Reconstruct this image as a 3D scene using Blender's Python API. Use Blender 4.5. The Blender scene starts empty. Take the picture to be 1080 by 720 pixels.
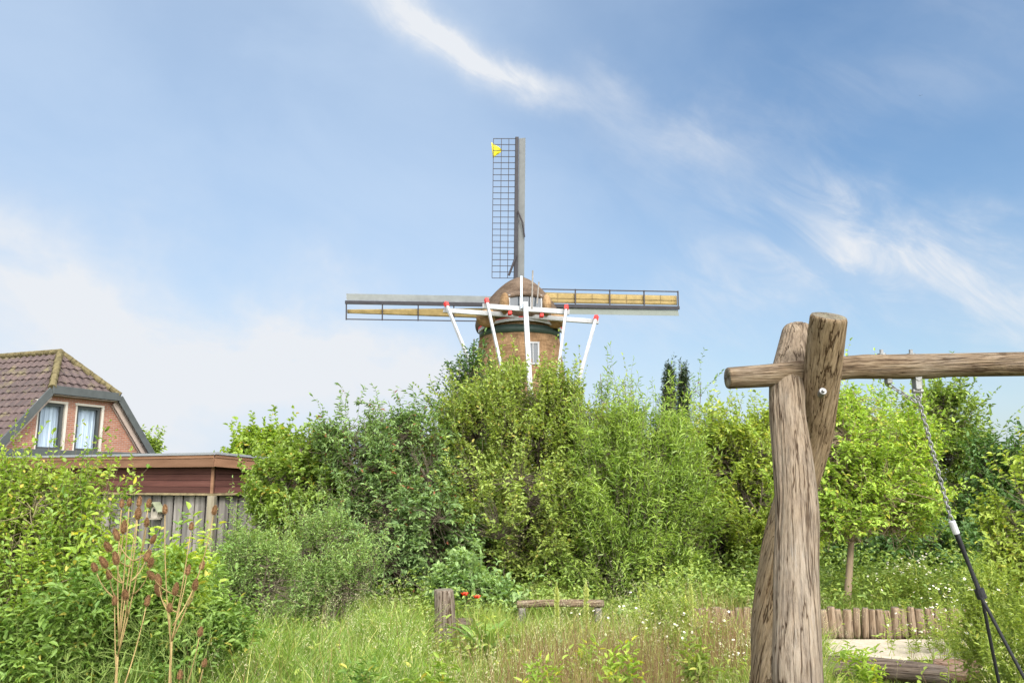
import bpy, math, random
import numpy as np
from mathutils import Vector, Matrix

S = bpy.context.scene
COL = S.collection
R = math.radians
rng = np.random.default_rng(7)
random.seed(7)

# ------------------------------------------------------------------ camera
EYE, FPX = 1.9, 850.0
PITCH = math.atan(145 / FPX)
cam = bpy.data.objects.new('camera', bpy.data.cameras.new('camera'))
COL.objects.link(cam)
cam.location = (0, 0, EYE)
cam.rotation_euler = (math.pi / 2 + PITCH, 0, 0)
cam.data.sensor_width = 36
cam.data.lens = 36 * FPX / 1080
cam.data.clip_start = 0.05
cam.data.clip_end = 5000
S.camera = cam
SP, CP = math.sin(PITCH), math.cos(PITCH)


def at(px, py, Y):
    """the point of the place at depth Y that the photograph shows at px, py"""
    x, y = (px - 540) / FPX, (360 - py) / FPX
    k = Y / (CP - y * SP)
    return Vector((x * k, Y, EYE + k * (SP + y * CP)))


# ------------------------------------------------------------------ light and sky
SUN_EL, SUN_AZ = R(40), R(158)          # azimuth clockwise from +Y (north), so behind the camera on the right
S.view_settings.view_transform = 'Standard'
S.view_settings.look = 'None'
S.view_settings.gamma = 1
S.view_settings.exposure = 0.77
sl = bpy.data.lights.new('sun', 'SUN')
sl.energy = 2.0
sl.angle = R(12)
sl.color = (1, .955, .88)
sun = bpy.data.objects.new('sun', sl)
COL.objects.link(sun)
sd = Vector((math.sin(SUN_AZ) * math.cos(SUN_EL), math.cos(SUN_AZ) * math.cos(SUN_EL), math.sin(SUN_EL)))
sun.rotation_euler = (-sd).to_track_quat('-Z', 'Y').to_euler()
sun.location = sd * 50

W = bpy.data.worlds.new('World')
S.world = W
W.use_nodes = True
wt = W.node_tree
wn, wl = wt.nodes, wt.links
for n in list(wn):
    wn.remove(n)


def wmath(op, a, b=None, c=None, clamp=False):
    n = wn.new('ShaderNodeMath')
    n.operation = op
    n.use_clamp = clamp
    for i, v in enumerate((a, b, c)):
        if v is None:
            continue
        if isinstance(v, (int, float)):
            n.inputs[i].default_value = v
        else:
            wl.new(v, n.inputs[i])
    return n.outputs[0]


sky = wn.new('ShaderNodeTexSky')
sky.sky_type = 'NISHITA'
sky.sun_disc = False
sky.sun_elevation = SUN_EL
sky.sun_rotation = SUN_AZ
sky.altitude = 0
sky.air_density = 1.1
sky.dust_density = 1.2
sky.ozone_density = 1.6
tc = wn.new('ShaderNodeTexCoord')
sp = wn.new('ShaderNodeSeparateXYZ')
wl.new(tc.outputs['Generated'], sp.inputs[0])
AZ = wmath('ARCTAN2', sp.outputs[0], sp.outputs[1])
EL = wmath('ARCSINE', sp.outputs[2])


def ae(px, py):
    v = (at(px, py, 10) - Vector((0, 0, EYE))).normalized()
    return math.atan2(v.x, v.y), math.asin(v.z)


def wnoise(sx, sy, rot, scale, detail=7, rough=.6, dist=0., off=0.):
    c, s = math.cos(rot), math.sin(rot)
    u = wmath('ADD', wmath('MULTIPLY', AZ, c * sx), wmath('MULTIPLY', EL, s * sx))
    v = wmath('ADD', wmath('MULTIPLY', AZ, -s * sy), wmath('MULTIPLY', EL, c * sy))
    cb = wn.new('ShaderNodeCombineXYZ')
    wl.new(u, cb.inputs[0])
    wl.new(v, cb.inputs[1])
    cb.inputs[2].default_value = off
    n = wn.new('ShaderNodeTexNoise')
    n.inputs['Scale'].default_value = scale
    n.inputs['Detail'].default_value = detail
    n.inputs['Roughness'].default_value = rough
    n.inputs['Distortion'].default_value = dist
    wl.new(cb.outputs[0], n.inputs['Vector'])
    return n.outputs[0]


WARP1 = wmath('MULTIPLY', wmath('SUBTRACT', wnoise(1, 1, 0, 7, 5, .6, 0, 3.), .5), .22)
WARP2 = wmath('MULTIPLY', wmath('SUBTRACT', wnoise(1, 1, 0, 7, 5, .6, 0, 9.), .5), .22)


def blob(px, py, a, b, rot, warp=1.0):
    """soft patch of cloud in the direction px, py; a, b in pixels; rot in degrees counter-clockwise"""
    z, e = ae(px, py)
    du = wmath('ADD', wmath('SUBTRACT', AZ, z), wmath('MULTIPLY', WARP1, warp))
    dv = wmath('ADD', wmath('SUBTRACT', EL, e), wmath('MULTIPLY', WARP2, warp))
    c, s = math.cos(R(rot)), math.sin(R(rot))
    p = wmath('DIVIDE', wmath('ADD', wmath('MULTIPLY', du, c), wmath('MULTIPLY', dv, s)), a / FPX)
    q = wmath('DIVIDE', wmath('ADD', wmath('MULTIPLY', du, -s), wmath('MULTIPLY', dv, c)), b / FPX)
    r2 = wmath('ADD', wmath('MULTIPLY', p, p), wmath('MULTIPLY', q, q))
    return wmath('EXPONENT', wmath('MULTIPLY', r2, -1))


def ramp01(v, lo, hi):
    m = wn.new('ShaderNodeMapRange')
    m.interpolation_type = 'SMOOTHSTEP'
    m.inputs[1].default_value = lo
    m.inputs[2].default_value = hi
    wl.new(v, m.inputs[0])
    return m.outputs[0]


def wadd(*a):
    r = a[0]
    for x in a[1:]:
        r = wmath('ADD', r, x)
    return r


fine = ramp01(wnoise(1, 3.2, R(-28), 9, 9, .62, .5, 1.), .30, .74)
soft = ramp01(wnoise(1, 2.0, R(-10), 5, 8, .58, .3, 5.), .28, .72)
ciri = ramp01(wnoise(1, 2.6, R(-35), 7, 8, .6, .6, 12.), .36, .74)
streak = wmath('MULTIPLY', wadd(wmath('MULTIPLY', blob(435, 20, 80, 19, -30, .3), 1.2), wmath('MULTIPLY', blob(520, 68, 95, 15, -22, .3), 1.1),
                                wmath('MULTIPLY', blob(725, 150, 75, 28, -10, .6), .40), wmath('MULTIPLY', blob(640, 95, 40, 18, -25, .5), .3)),
               wmath('ADD', wmath('MULTIPLY', fine, .75), .48))
left = wmath('MULTIPLY', wadd(wmath('MULTIPLY', blob(40, 335, 290, 90, -14, 1.), .95), wmath('MULTIPLY', blob(330, 385, 230, 60, -4, 1.), .95),
                              wmath('MULTIPLY', blob(150, 455, 420, 60, 0, .6), .45)),
             wmath('ADD', wmath('MULTIPLY', soft, .80), .42))
right = wmath('MULTIPLY', wadd(wmath('MULTIPLY', blob(1000, 296, 180, 48, -22, .7), .95), wmath('MULTIPLY', blob(885, 205, 50, 26, -25, .7), .40),
                               wmath('MULTIPLY', blob(800, 310, 230, 42, 6, .9), .45), wmath('MULTIPLY', blob(900, 100, 260, 60, 10, 1.), .14)),
              wmath('ADD', wmath('MULTIPLY', ciri, .9), .22))
veil = wmath('MULTIPLY', ramp01(wnoise(1, 1.8, R(-15), 3, 6, .55, .3, 21.), .3, .75), .15)
hor = wmath('MULTIPLY', wmath('EXPONENT', wmath('MULTIPLY', wmath('POWER', wmath('DIVIDE', wmath('MAXIMUM', EL, 0.), .22), 2.), -1)), .34)
lft = wmath('MULTIPLY', ramp01(AZ, .42, -.15), .40)       # the veil is thicker towards the left
# added soft fill light: unseen bright sky round the sun, behind the camera
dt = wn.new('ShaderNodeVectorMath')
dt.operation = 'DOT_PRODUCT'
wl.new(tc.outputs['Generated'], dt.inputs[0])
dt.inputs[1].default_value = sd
sun_fill = ramp01(dt.outputs['Value'], .05, .85)
cloud = wmath('MINIMUM', wadd(streak, left, right, sun_fill), .97)
thin = wmath('MINIMUM', wadd(veil, hor, lft, .17), .9)
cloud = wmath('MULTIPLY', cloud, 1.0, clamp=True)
hs = wn.new('ShaderNodeHueSaturation')
hs.inputs['Saturation'].default_value = 1.38
hs.inputs['Value'].default_value = 1.0
wl.new(sky.outputs[0], hs.inputs['Color'])
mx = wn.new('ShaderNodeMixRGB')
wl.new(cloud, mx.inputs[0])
m1 = wn.new('ShaderNodeMixRGB')
wl.new(thin, m1.inputs[0])
wl.new(hs.outputs[0], m1.inputs[1])
m1.inputs[2].default_value = (4.25, 5.15, 6.35, 1)
wl.new(m1.outputs[0], mx.inputs[1])
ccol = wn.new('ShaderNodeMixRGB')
wl.new(sun_fill, ccol.inputs[0])
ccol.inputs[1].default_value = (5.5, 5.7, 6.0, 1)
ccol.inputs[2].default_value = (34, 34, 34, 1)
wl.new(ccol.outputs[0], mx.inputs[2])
bg = wn.new('ShaderNodeBackground')
bg.inputs['Strength'].default_value = 0.089
wl.new(mx.outputs[0], bg.inputs['Color'])
wo = wn.new('ShaderNodeOutputWorld')
wl.new(bg.outputs[0], wo.inputs[0])

cy = S.cycles
cy.max_bounces = 8
cy.diffuse_bounces = 3
cy.glossy_bounces = 2
cy.transmission_bounces = 4
cy.transparent_max_bounces = 4
cy.sample_clamp_indirect = 4
cy.caustics_reflective = False
cy.caustics_refractive = False

# ------------------------------------------------------------------ materials
MATS = {}


def mat(name):
    m = bpy.data.materials.new(name)
    m.use_nodes = True
    nt = m.node_tree
    b = nt.nodes['Principled BSDF']
    MATS[name] = m
    return m, nt, b


def N(nt, kind, **kw):
    n = nt.nodes.new(kind)
    for k, v in kw.items():
        if k in n.inputs:
            n.inputs[k].default_value = v
        else:
            setattr(n, k, v)
    return n


def ramp(nt, fac, stops, interp='LINEAR'):
    r = nt.nodes.new('ShaderNodeValToRGB')
    r.color_ramp.interpolation = interp
    e = r.color_ramp.elements
    while len(e) < len(stops):
        e.new(.5)
    for el, (p, c) in zip(e, stops):
        el.position = p
        el.color = (*c, 1)
    nt.links.new(fac, r.inputs[0])
    return r.outputs[0]


def noise(nt, scale, detail=5, rough=.6, vec=(1, 1, 1), dist=0, coord='Object', rot=(0, 0, 0)):
    t = nt.nodes.new('ShaderNodeTexCoord')
    mp = nt.nodes.new('ShaderNodeMapping')
    mp.inputs['Scale'].default_value = vec
    mp.inputs['Rotation'].default_value = rot
    nt.links.new(t.outputs[coord], mp.inputs[0])
    n = nt.nodes.new('ShaderNodeTexNoise')
    n.inputs['Scale'].default_value = scale
    n.inputs['Detail'].default_value = detail
    n.inputs['Roughness'].default_value = rough
    n.inputs['Distortion'].default_value = dist
    nt.links.new(mp.outputs[0], n.inputs['Vector'])
    return n.outputs[0]


def mixc(nt, f, a, b, mode='MIX'):
    m = nt.nodes.new('ShaderNodeMixRGB')
    m.blend_type = mode
    for i, v in enumerate((f, a, b)):
        if isinstance(v, (int, float)):
            m.inputs[i].default_value = v
        elif isinstance(v, tuple):
            m.inputs[i].default_value = (*v, 1)
        else:
            nt.links.new(v, m.inputs[i])
    return m.outputs[0]


def bump(nt, b, h, strength=.5, dist=.01):
    n = nt.nodes.new('ShaderNodeBump')
    n.inputs['Strength'].default_value = strength
    n.inputs['Distance'].default_value = dist
    nt.links.new(h, n.inputs['Height'])
    nt.links.new(n.outputs[0], b.inputs['Normal'])


def plain(name, c, rough=.6, var=.25, scale=6, spec=.3, metal=0, vec=(1, 1, 1), bmp=0):
    m, nt, b = mat(name)
    n = noise(nt, scale, 6, .6, vec)
    lo = tuple(x * (1 - var) for x in c)
    hi = tuple(min(1, x * (1 + var)) for x in c)
    nt.links.new(ramp(nt, n, [(.3, lo), (.7, hi)]), b.inputs['Base Color'])
    b.inputs['Roughness'].default_value = rough
    b.inputs['Specular IOR Level'].default_value = spec
    b.inputs['Metallic'].default_value = metal
    if bmp:
        bump(nt, b, n, bmp, .01)
    return m


def leafmat(name, dark, light, accent=None, acc=.04, trans=.38, rough=.5, clump=2.2):
    m, nt, b = mat(name)
    g = nt.nodes.new('ShaderNodeNewGeometry')
    rnd = g.outputs['Random Per Island']
    n = noise(nt, clump, 3, .6)
    f = nt.nodes.new('ShaderNodeMath')
    f.operation = 'MULTIPLY_ADD'
    nt.links.new(rnd, f.inputs[0])
    f.inputs[1].default_value = .6
    s = nt.nodes.new('ShaderNodeMath')
    s.operation = 'MULTIPLY_ADD'
    nt.links.new(n, s.inputs[0])
    s.inputs[1].default_value = 1.3
    s.inputs[2].default_value = -.45
    nt.links.new(s.outputs[0], f.inputs[2])
    stops = [(.0, dark), (.85, light)]
    col = ramp(nt, f.outputs[0], stops)
    if accent:
        w = nt.nodes.new('ShaderNodeTexWhiteNoise')
        w.noise_dimensions = '1D'
        nt.links.new(rnd, w.inputs['W'])
        c = nt.nodes.new('ShaderNodeMath')
        c.operation = 'LESS_THAN'
        nt.links.new(w.outputs[0], c.inputs[0])
        c.inputs[1].default_value = acc
        col = mixc(nt, c.outputs[0], col, accent)
    nt.links.new(col, b.inputs['Base Color'])
    b.inputs['Roughness'].default_value = rough
    b.inputs['Specular IOR Level'].default_value = .35
    t = nt.nodes.new('ShaderNodeBsdfTranslucent')
    tcol = mixc(nt, 1.0, col, (1.25, 1.25, .55), 'MULTIPLY')
    nt.links.new(tcol, t.inputs[0])
    ms = nt.nodes.new('ShaderNodeMixShader')
    ms.inputs[0].default_value = trans
    nt.links.new(b.outputs[0], ms.inputs[1])
    nt.links.new(t.outputs[0], ms.inputs[2])
    nt.links.new(ms.outputs[0], nt.nodes['Material Output'].inputs[0])
    return m


LEAF = dict(
    hazel=leafmat('hazel_leaf', (0.115, 0.192, 0.034), (0.316, 0.426, 0.087), (0.416, 0.338, 0.065), .04),
    rowan=leafmat('rowan_leaf', (0.088, 0.167, 0.057), (0.263, 0.378, 0.132), (0.286, 0.104, 0.052), .02),
    dark=leafmat('dark_leaf', (0.038, 0.094, 0.023), (0.118, 0.212, 0.051), (0.182, 0.221, 0.052), .05, .28),
    olive=leafmat('olive_leaf', (0.138, 0.210, 0.039), (0.388, 0.475, 0.109), (0.390, 0.351, 0.078), .05),
    willow=leafmat('willow_leaf', (0.122, 0.226, 0.036), (0.376, 0.497, 0.099), (0.325, 0.429, 0.156), .06),
    lime=leafmat('lime_leaf', (0.158, 0.243, 0.031), (0.434, 0.522, 0.096), (0.468, 0.468, 0.078), .06),
    round=leafmat('round_leaf', (0.150, 0.265, 0.032), (0.429, 0.570, 0.092), (0.494, 0.494, 0.078), .06),
    deep=leafmat('deep_leaf', (0.099, 0.180, 0.037), (0.307, 0.401, 0.083), (0.234, 0.286, 0.065), .05, .3),
    near=leafmat('near_leaf', (0.122, 0.222, 0.026), (0.331, 0.439, 0.065), (0.546, 0.442, 0.078), .03, .42),
    nettle=leafmat('nettle_leaf', (0.099, 0.198, 0.039), (0.272, 0.395, 0.091), (0.468, 0.429, 0.091), .04, .4),
    fresh=leafmat('fresh_leaf', (0.188, 0.328, 0.040), (0.442, 0.540, 0.094), (0.600, 0.585, 0.065), .08, .45),
    grey=leafmat('grey_green_leaf', (0.135, 0.235, 0.065), (0.322, 0.456, 0.135), (0.364, 0.390, 0.156), .05),
    pale=leafmat('pale_leaf', (0.130, 0.234, 0.073), (0.333, 0.461, 0.177), None, 0),
    mug=leafmat('mugwort_leaf', (0.166, 0.249, 0.039), (0.387, 0.464, 0.094), (0.546, 0.546, 0.130), .05, .4),
    conifer=leafmat('conifer_needle', (0.026, 0.052, 0.029), (0.078, 0.111, 0.058), None, 0, .1),
    grass=leafmat('grass_blade', (0.112, 0.192, 0.026), (0.328, 0.408, 0.089), (0.598, 0.546, 0.221), .10, .42, .5, 1.1),
    lush=leafmat('lush_grass_blade', (0.088, 0.183, 0.026), (0.277, 0.385, 0.070), (0.546, 0.546, 0.169), .06, .42, .5, 1.3),
    dry=leafmat('dry_grass_blade', (0.153, 0.084, 0.041), (0.294, 0.190, 0.098), (0.390, 0.416, 0.117), .14, .3),
    spike=leafmat('spike_flower', (0.420, 0.504, 0.143), (0.600, 0.600, 0.260), None, 0, .4),
    seed=leafmat('grass_seed', (0.429, 0.403, 0.182), (0.600, 0.600, 0.377), (0.546, 0.429, 0.260), .12, .3),
    moss=leafmat('moss_leaf', (0.182, 0.169, 0.039), (0.312, 0.286, 0.065), None, 0, .2),
)
BARK = plain('bark', (.13, .105, .078), .9, .45, 9, .1, 0, (1, 1, .25), .6)
BARK_L = plain('light_bark', (.24, .18, .12), .9, .35, 9, .1, 0, (1, 1, .25), .5)
TWIG = plain('green_bark', (.16, .135, .075), .85, .3, 12, .1)
STEM = plain('green_stem', (.20, .27, .07), .7, .3, 8, .2)
STRAW = plain('straw_stem', (.27, .195, .085), .8, .3, 9, .2)


def logmat(name, base, dk, lt, gray, crack=.55, along=.09, s=34):
    m, nt, b = mat(name)
    n1 = noise(nt, s, 10, .72, (1, 1, along), .12)
    n2 = noise(nt, s * 3.2, 8, .75, (1, 1, along * .8), .1)
    n5 = noise(nt, s * .62, 4, .55, (1, 1, along * .55), .2)
    n6 = noise(nt, 4.5, 4, .6, (1, 1, .35))
    n3 = noise(nt, 2.4, 8, .7, (1, 1, .5))
    n4 = noise(nt, 12, 8, .75, (1, 1, .16), .3)
    kn = noise(nt, 5.5, 3, .5, (1, 1, .55), .6)
    c = ramp(nt, n1, [(.34, dk), (.46, base), (.57, lt), (.68, gray)])
    c2 = ramp(nt, n3, [(.36, gray), (.50, base), (.66, dk)])
    c = mixc(nt, .42, c, c2)
    cr = ramp(nt, n2, [(.36, (.34, .30, .26)), (.55, (1.08, 1.07, 1.06))])
    c = mixc(nt, crack, c, cr, 'MULTIPLY')
    st = ramp(nt, n4, [(.28, (.50, .44, .38)), (.40, (1, 1, 1))])
    c = mixc(nt, .75, c, st, 'MULTIPLY')
    # drying cracks: thin dark lines along the grain, in places
    d = N(nt, 'ShaderNodeMath', operation='SUBTRACT')
    nt.links.new(n5, d.inputs[0])
    d.inputs[1].default_value = .5
    a = N(nt, 'ShaderNodeMath', operation='ABSOLUTE')
    nt.links.new(d.outputs[0], a.inputs[0])
    w = N(nt, 'ShaderNodeMapRange')
    nt.links.new(n6, w.inputs[0])
    w.inputs[1].default_value = .44
    w.inputs[2].default_value = .66
    w.inputs[3].default_value = .0
    w.inputs[4].default_value = .010
    q = N(nt, 'ShaderNodeMath', operation='SUBTRACT')
    nt.links.new(a.outputs[0], q.inputs[0])
    nt.links.new(w.outputs[0], q.inputs[1])
    ck = ramp(nt, q.outputs[0], [(.0, (.16, .12, .09)), (.008, (.52, .46, .41)), (.020, (1, 1, 1))])
    c = mixc(nt, .93, c, ck, 'MULTIPLY')
    kr = ramp(nt, kn, [(.24, (.25, .19, .14)), (.30, (1, 1, 1))])
    c = mixc(nt, .8, c, kr, 'MULTIPLY')
    nt.links.new(c, b.inputs['Base Color'])
    b.inputs['Roughness'].default_value = .9
    b.inputs['Specular IOR Level'].default_value = .12
    h = mixc(nt, .5, mixc(nt, .5, n1, n2), ck, 'MULTIPLY')
    bump(nt, b, h, 1.0, .018)
    return m


LOG = logmat('weathered_log', (.195, .150, .107), (.08, .06, .043), (.285, .228, .165), (.225, .203, .176), .75)
LOG_WARM = logmat('warm_log', (.235, .170, .105), (.09, .06, .036), (.325, .245, .16), (.265, .222, .172), .75)
LOG_BEAM = logmat('grey_beam_log', (.175, .125, .082), (.055, .04, .028), (.27, .21, .14), (.22, .19, .16), .8, .08, 40)
LOG_DARK = logmat('dark_log', (.13, .10, .08), (.05, .038, .03), (.20, .15, .11), (.18, .16, .14))
PALE_POST = logmat('palisade_wood', (.225, .16, .105), (.10, .07, .045), (.30, .23, .16), (.26, .215, .17), .5)


def endgrain():
    m, nt, b = mat('end_grain')
    t = nt.nodes.new('ShaderNodeTexCoord')
    wv = nt.nodes.new('ShaderNodeTexWave')
    wv.wave_type = 'RINGS'
    wv.rings_direction = 'Z'
    wv.inputs['Scale'].default_value = 18
    wv.inputs['Distortion'].default_value = 3
    wv.inputs['Detail'].default_value = 4
    nt.links.new(t.outputs['Object'], wv.inputs['Vector'])
    n = noise(nt, 14, 8, .7)
    c = ramp(nt, n, [(.3, (.07, .06, .045)), (.55, (.165, .14, .10)), (.75, (.15, .15, .09))])
    c = mixc(nt, .25, c, wv.outputs[0], 'MULTIPLY')
    nt.links.new(c, b.inputs['Base Color'])
    b.inputs['Roughness'].default_value = .95
    bump(nt, b, n, .8, .01)
    return m


ENDG = endgrain()
STEEL = plain('galvanised_steel', (.22, .22, .215), .5, .25, 30, .4, .55)
ROPE = plain('black_rope', (.016, .016, .018), .75, .3, 90, .3)
FERRULE = plain('pale_ferrule', (0.372, 0.378, 0.384), .4, .1, 20, .5)


def thatchmat(name, c, dk, lt, vec=(7, 7, 1)):
    m, nt, b = mat(name)
    n1 = noise(nt, 2.6, 10, .75, vec, .2)
    n2 = noise(nt, .9, 7, .65, (1, 1, 1.6))
    n3 = noise(nt, 3.2, 6, .6, (.35, .35, 2.2), .3)      # faint courses of reed
    col = ramp(nt, n1, [(.28, dk), (.5, c), (.70, lt)])
    st = ramp(nt, n2, [(.34, (.55, .50, .46)), (.62, (1.08, 1.05, 1))])
    col = mixc(nt, .85, col, st, 'MULTIPLY')
    co = ramp(nt, n3, [(.36, (.55, .52, .48)), (.50, (1, 1, 1))])
    col = mixc(nt, .7, col, co, 'MULTIPLY')
    nt.links.new(col, b.inputs['Base Color'])
    b.inputs['Roughness'].default_value = .95
    b.inputs['Specular IOR Level'].default_value = .1
    bump(nt, b, mixc(nt, .5, n1, n3), 1.0, .09)
    return m


THATCH_T = thatchmat('tower_thatch', (.235, .150, .085), (.13, .08, .045), (.33, .225, .135))
THATCH_C = thatchmat('cap_thatch', (.120, .088, .066), (.055, .040, .030), (.18, .138, .105))
WHITE = plain('white_paint', (.33, .335, .345), .55, .18, 1.5)
RED = plain('red_paint', (.50, .035, .03), .5, .1, 5)
GREENP = plain('dark_green_paint', (.030, .050, .042), .5, .2, 5)
STOCK = plain('black_tarred_steel', (.030, .028, .034), .5, .2, 3)
WINDB = plain('grey_wind_board', (0.172, 0.179, 0.182), .55, .12, 2)
WINDP = plain('pale_wind_board', (.36, .38, .40), .55, .12, 2)
WINDG = plain('green_grey_wind_board', (0.101, 0.116, 0.099), .55, .12, 2)
CANVAS = plain('tan_sailcloth', (0.277, 0.205, 0.089), .8, .15, 3, .2, 0, (1, 1, 1))
BLACKM = plain('black_bars', (.035, .03, .035), .6, .2, 9)
YELLOW = plain('yellow_flag_cloth', (0.540, 0.465, 0.015), .7, .1, 9)
GLASS = None


def glassmat(name, c, rough=.06):
    m, nt, b = mat(name)
    b.inputs['Base Color'].default_value = (*c, 1)
    b.inputs['Roughness'].default_value = rough
    b.inputs['Specular IOR Level'].default_value = .8
    return m


GLASS = glassmat('dark_glass', (.05, .06, .07))


def clearglass():
    m, nt, b = mat('window_glass')
    g = nt.nodes.new('ShaderNodeBsdfGlossy')
    g.inputs['Roughness'].default_value = .03
    t = nt.nodes.new('ShaderNodeBsdfTransparent')
    t.inputs[0].default_value = (.80, .86, .90, 1)
    f = nt.nodes.new('ShaderNodeLayerWeight')
    f.inputs['Blend'].default_value = .25
    p = nt.nodes.new('ShaderNodeMath')
    p.operation = 'MULTIPLY_ADD'
    nt.links.new(f.outputs['Facing'], p.inputs[0])
    p.inputs[1].default_value = .18
    p.inputs[2].default_value = .03
    mm = nt.nodes.new('ShaderNodeMixShader')
    nt.links.new(p.outputs[0], mm.inputs[0])
    nt.links.new(t.outputs[0], mm.inputs[1])
    nt.links.new(g.outputs[0], mm.inputs[2])
    nt.links.new(mm.outputs[0], nt.nodes['Material Output'].inputs[0])
    return m


CLEAR = clearglass()


def brickmat():
    m, nt, b = mat('red_brick')
    t = nt.nodes.new('ShaderNodeTexCoord')
    s = nt.nodes.new('ShaderNodeSeparateXYZ')
    nt.links.new(t.outputs['Object'], s.inputs[0])
    c = nt.nodes.new('ShaderNodeCombineXYZ')
    a = nt.nodes.new('ShaderNodeMath')
    a.operation = 'ADD'
    nt.links.new(s.outputs[0], a.inputs[0])
    nt.links.new(s.outputs[1], a.inputs[1])
    nt.links.new(a.outputs[0], c.inputs[0])
    nt.links.new(s.outputs[2], c.inputs[1])
    br = nt.nodes.new('ShaderNodeTexBrick')
    br.inputs['Scale'].default_value = 1
    br.inputs['Brick Width'].default_value = .22
    br.inputs['Row Height'].default_value = .065
    br.inputs['Mortar Size'].default_value = .008
    br.inputs['Mortar Smooth'].default_value = .2
    br.inputs['Bias'].default_value = -.1
    br.inputs['Color1'].default_value = (.25, .092, .052, 1)
    br.inputs['Color2'].default_value = (.33, .145, .088, 1)
    br.inputs['Mortar'].default_value = (.28, .25, .215, 1)
    nt.links.new(c.outputs[0], br.inputs['Vector'])
    n = noise(nt, 5, 5, .6)
    col = mixc(nt, .35, br.outputs[0], ramp(nt, n, [(.3, (.6, .55, .5)), (.7, (1.1, 1.05, 1))]), 'MULTIPLY')
    nt.links.new(col, b.inputs['Base Color'])
    b.inputs['Roughness'].default_value = .85
    bump(nt, b, br.outputs['Fac'], -.4, .01)
    return m


BRICK = brickmat()


def tilemat():
    m, nt, b = mat('roof_tile')
    g = nt.nodes.new('ShaderNodeNewGeometry')
    n = noise(nt, 3.5, 6, .65)
    n2 = noise(nt, 1.4, 5, .7)
    c = ramp(nt, n, [(.25, (.040, .028, .027)), (.55, (.070, .047, .044)), (.8, (.11, .078, .066))])
    r = ramp(nt, g.outputs['Random Per Island'], [(0, (.75, .75, .75)), (1, (1.2, 1.15, 1.1))])
    c = mixc(nt, 1, c, r, 'MULTIPLY')
    mo = ramp(nt, n2, [(.54, (0, 0, 0)), (.70, (1, 1, 1))])
    c = mixc(nt, mo, c, (.13, .110, .045))
    nt.links.new(c, b.inputs['Base Color'])
    b.inputs['Roughness'].default_value = .75
    bump(nt, b, n, .3, .01)
    return m


TILE = tilemat()
RIDGE = plain('mossy_ridge_tile', (0.115, 0.095, 0.049), .9, .5, 7, .1, 0, (1, 1, 1), .5)
GREYFASCIA = plain('dark_grey_fascia', (0.064, 0.071, 0.071), .55, .15, 4)
SOFFIT = plain('pale_pink_soffit', (0.364, 0.294, 0.252), .7, .08, 4)
CREAM = plain('cream_frame', (0.465, 0.427, 0.367), .6, .06, 6)
DARKFR = plain('dark_frame', (.055, .06, .06), .5, .1, 6)


def curtainmat():
    m, nt, b = mat('net_curtain')
    t = nt.nodes.new('ShaderNodeTexCoord')
    n = noise(nt, 16, 3, .5, (1, 0, .02))
    nt.links.new(ramp(nt, n, [(.3, (.36, .40, .46)), (.7, (.80, .83, .88))]), b.inputs['Base Color'])
    b.inputs['Roughness'].default_value = .9
    return m


CURTAIN = curtainmat()


def boardmat(name, a, b2, c3, vec=(1, 1, .08), s=14):
    m, nt, b = mat(name)
    g = nt.nodes.new('ShaderNodeNewGeometry')
    n = noise(nt, s, 8, .65, vec, .3)
    c = ramp(nt, n, [(.28, a), (.5, b2), (.75, c3)])
    r = ramp(nt, g.outputs['Random Per Island'], [(0, (.55, .55, .56)), (1, (1.15, 1.12, 1.1))])
    c = mixc(nt, 1, c, r, 'MULTIPLY')
    nt.links.new(c, b.inputs['Base Color'])
    b.inputs['Roughness'].default_value = .85
    b.inputs['Specular IOR Level'].default_value = .15
    bump(nt, b, n, .5, .006)
    return m


GREYBOARD = boardmat('silver_grey_boards', (.11, .10, .09), (.205, .19, .175), (.29, .275, .255))
REDSIDING = boardmat('red_brown_siding', (.070, .030, .026), (.105, .045, .037), (.14, .066, .053), (.08, .08, 1), 10)
BROWNFASCIA = boardmat('brown_fascia_wood', (.15, .078, .045), (.215, .118, .070), (.28, .16, .10), (.1, .1, 1), 10)
EDGE = plain('pale_metal_edge', (0.303, 0.314, 0.330), .4, .1, 4, .5, .4)
HEADC = plain('teasel_head', (.22, .125, .062), .9, .4, 60, .1, 0, (1, 1, 1), .4)
POPPY = plain('poppy_petal', (.68, .035, .010), .5, .15, 30)
PETAL = plain('white_petal', (.78, .78, .74), .6, .06, 30)
DISC = plain('yellow_disc', (.62, .45, .04), .7, .15, 60)
SAND = None


def groundmat(name, stops, s, s2, bm=.5):
    m, nt, b = mat(name)
    n = noise(nt, s, 8, .7)
    n2 = noise(nt, s2, 5, .6)
    c = ramp(nt, n, stops)
    c = mixc(nt, .4, c, ramp(nt, n2, [(.3, (.6, .6, .55)), (.7, (1.15, 1.12, 1.05))]), 'MULTIPLY')
    nt.links.new(c, b.inputs['Base Color'])
    b.inputs['Roughness'].default_value = .95
    b.inputs['Specular IOR Level'].default_value = .1
    bump(nt, b, n, bm, .03)
    return m


SOIL = groundmat('meadow_soil', [(.3, (.075, .085, .025)), (.5, (.13, .14, .04)), (.7, (.20, .17, .085))], 6, .7)
SAND = groundmat('sandy_path', [(.3, (.36, .305, .235)), (.5, (.46, .40, .325)), (.7, (.56, .50, .41))], 14, 1.2)

# ------------------------------------------------------------------ mesh helpers


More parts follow.
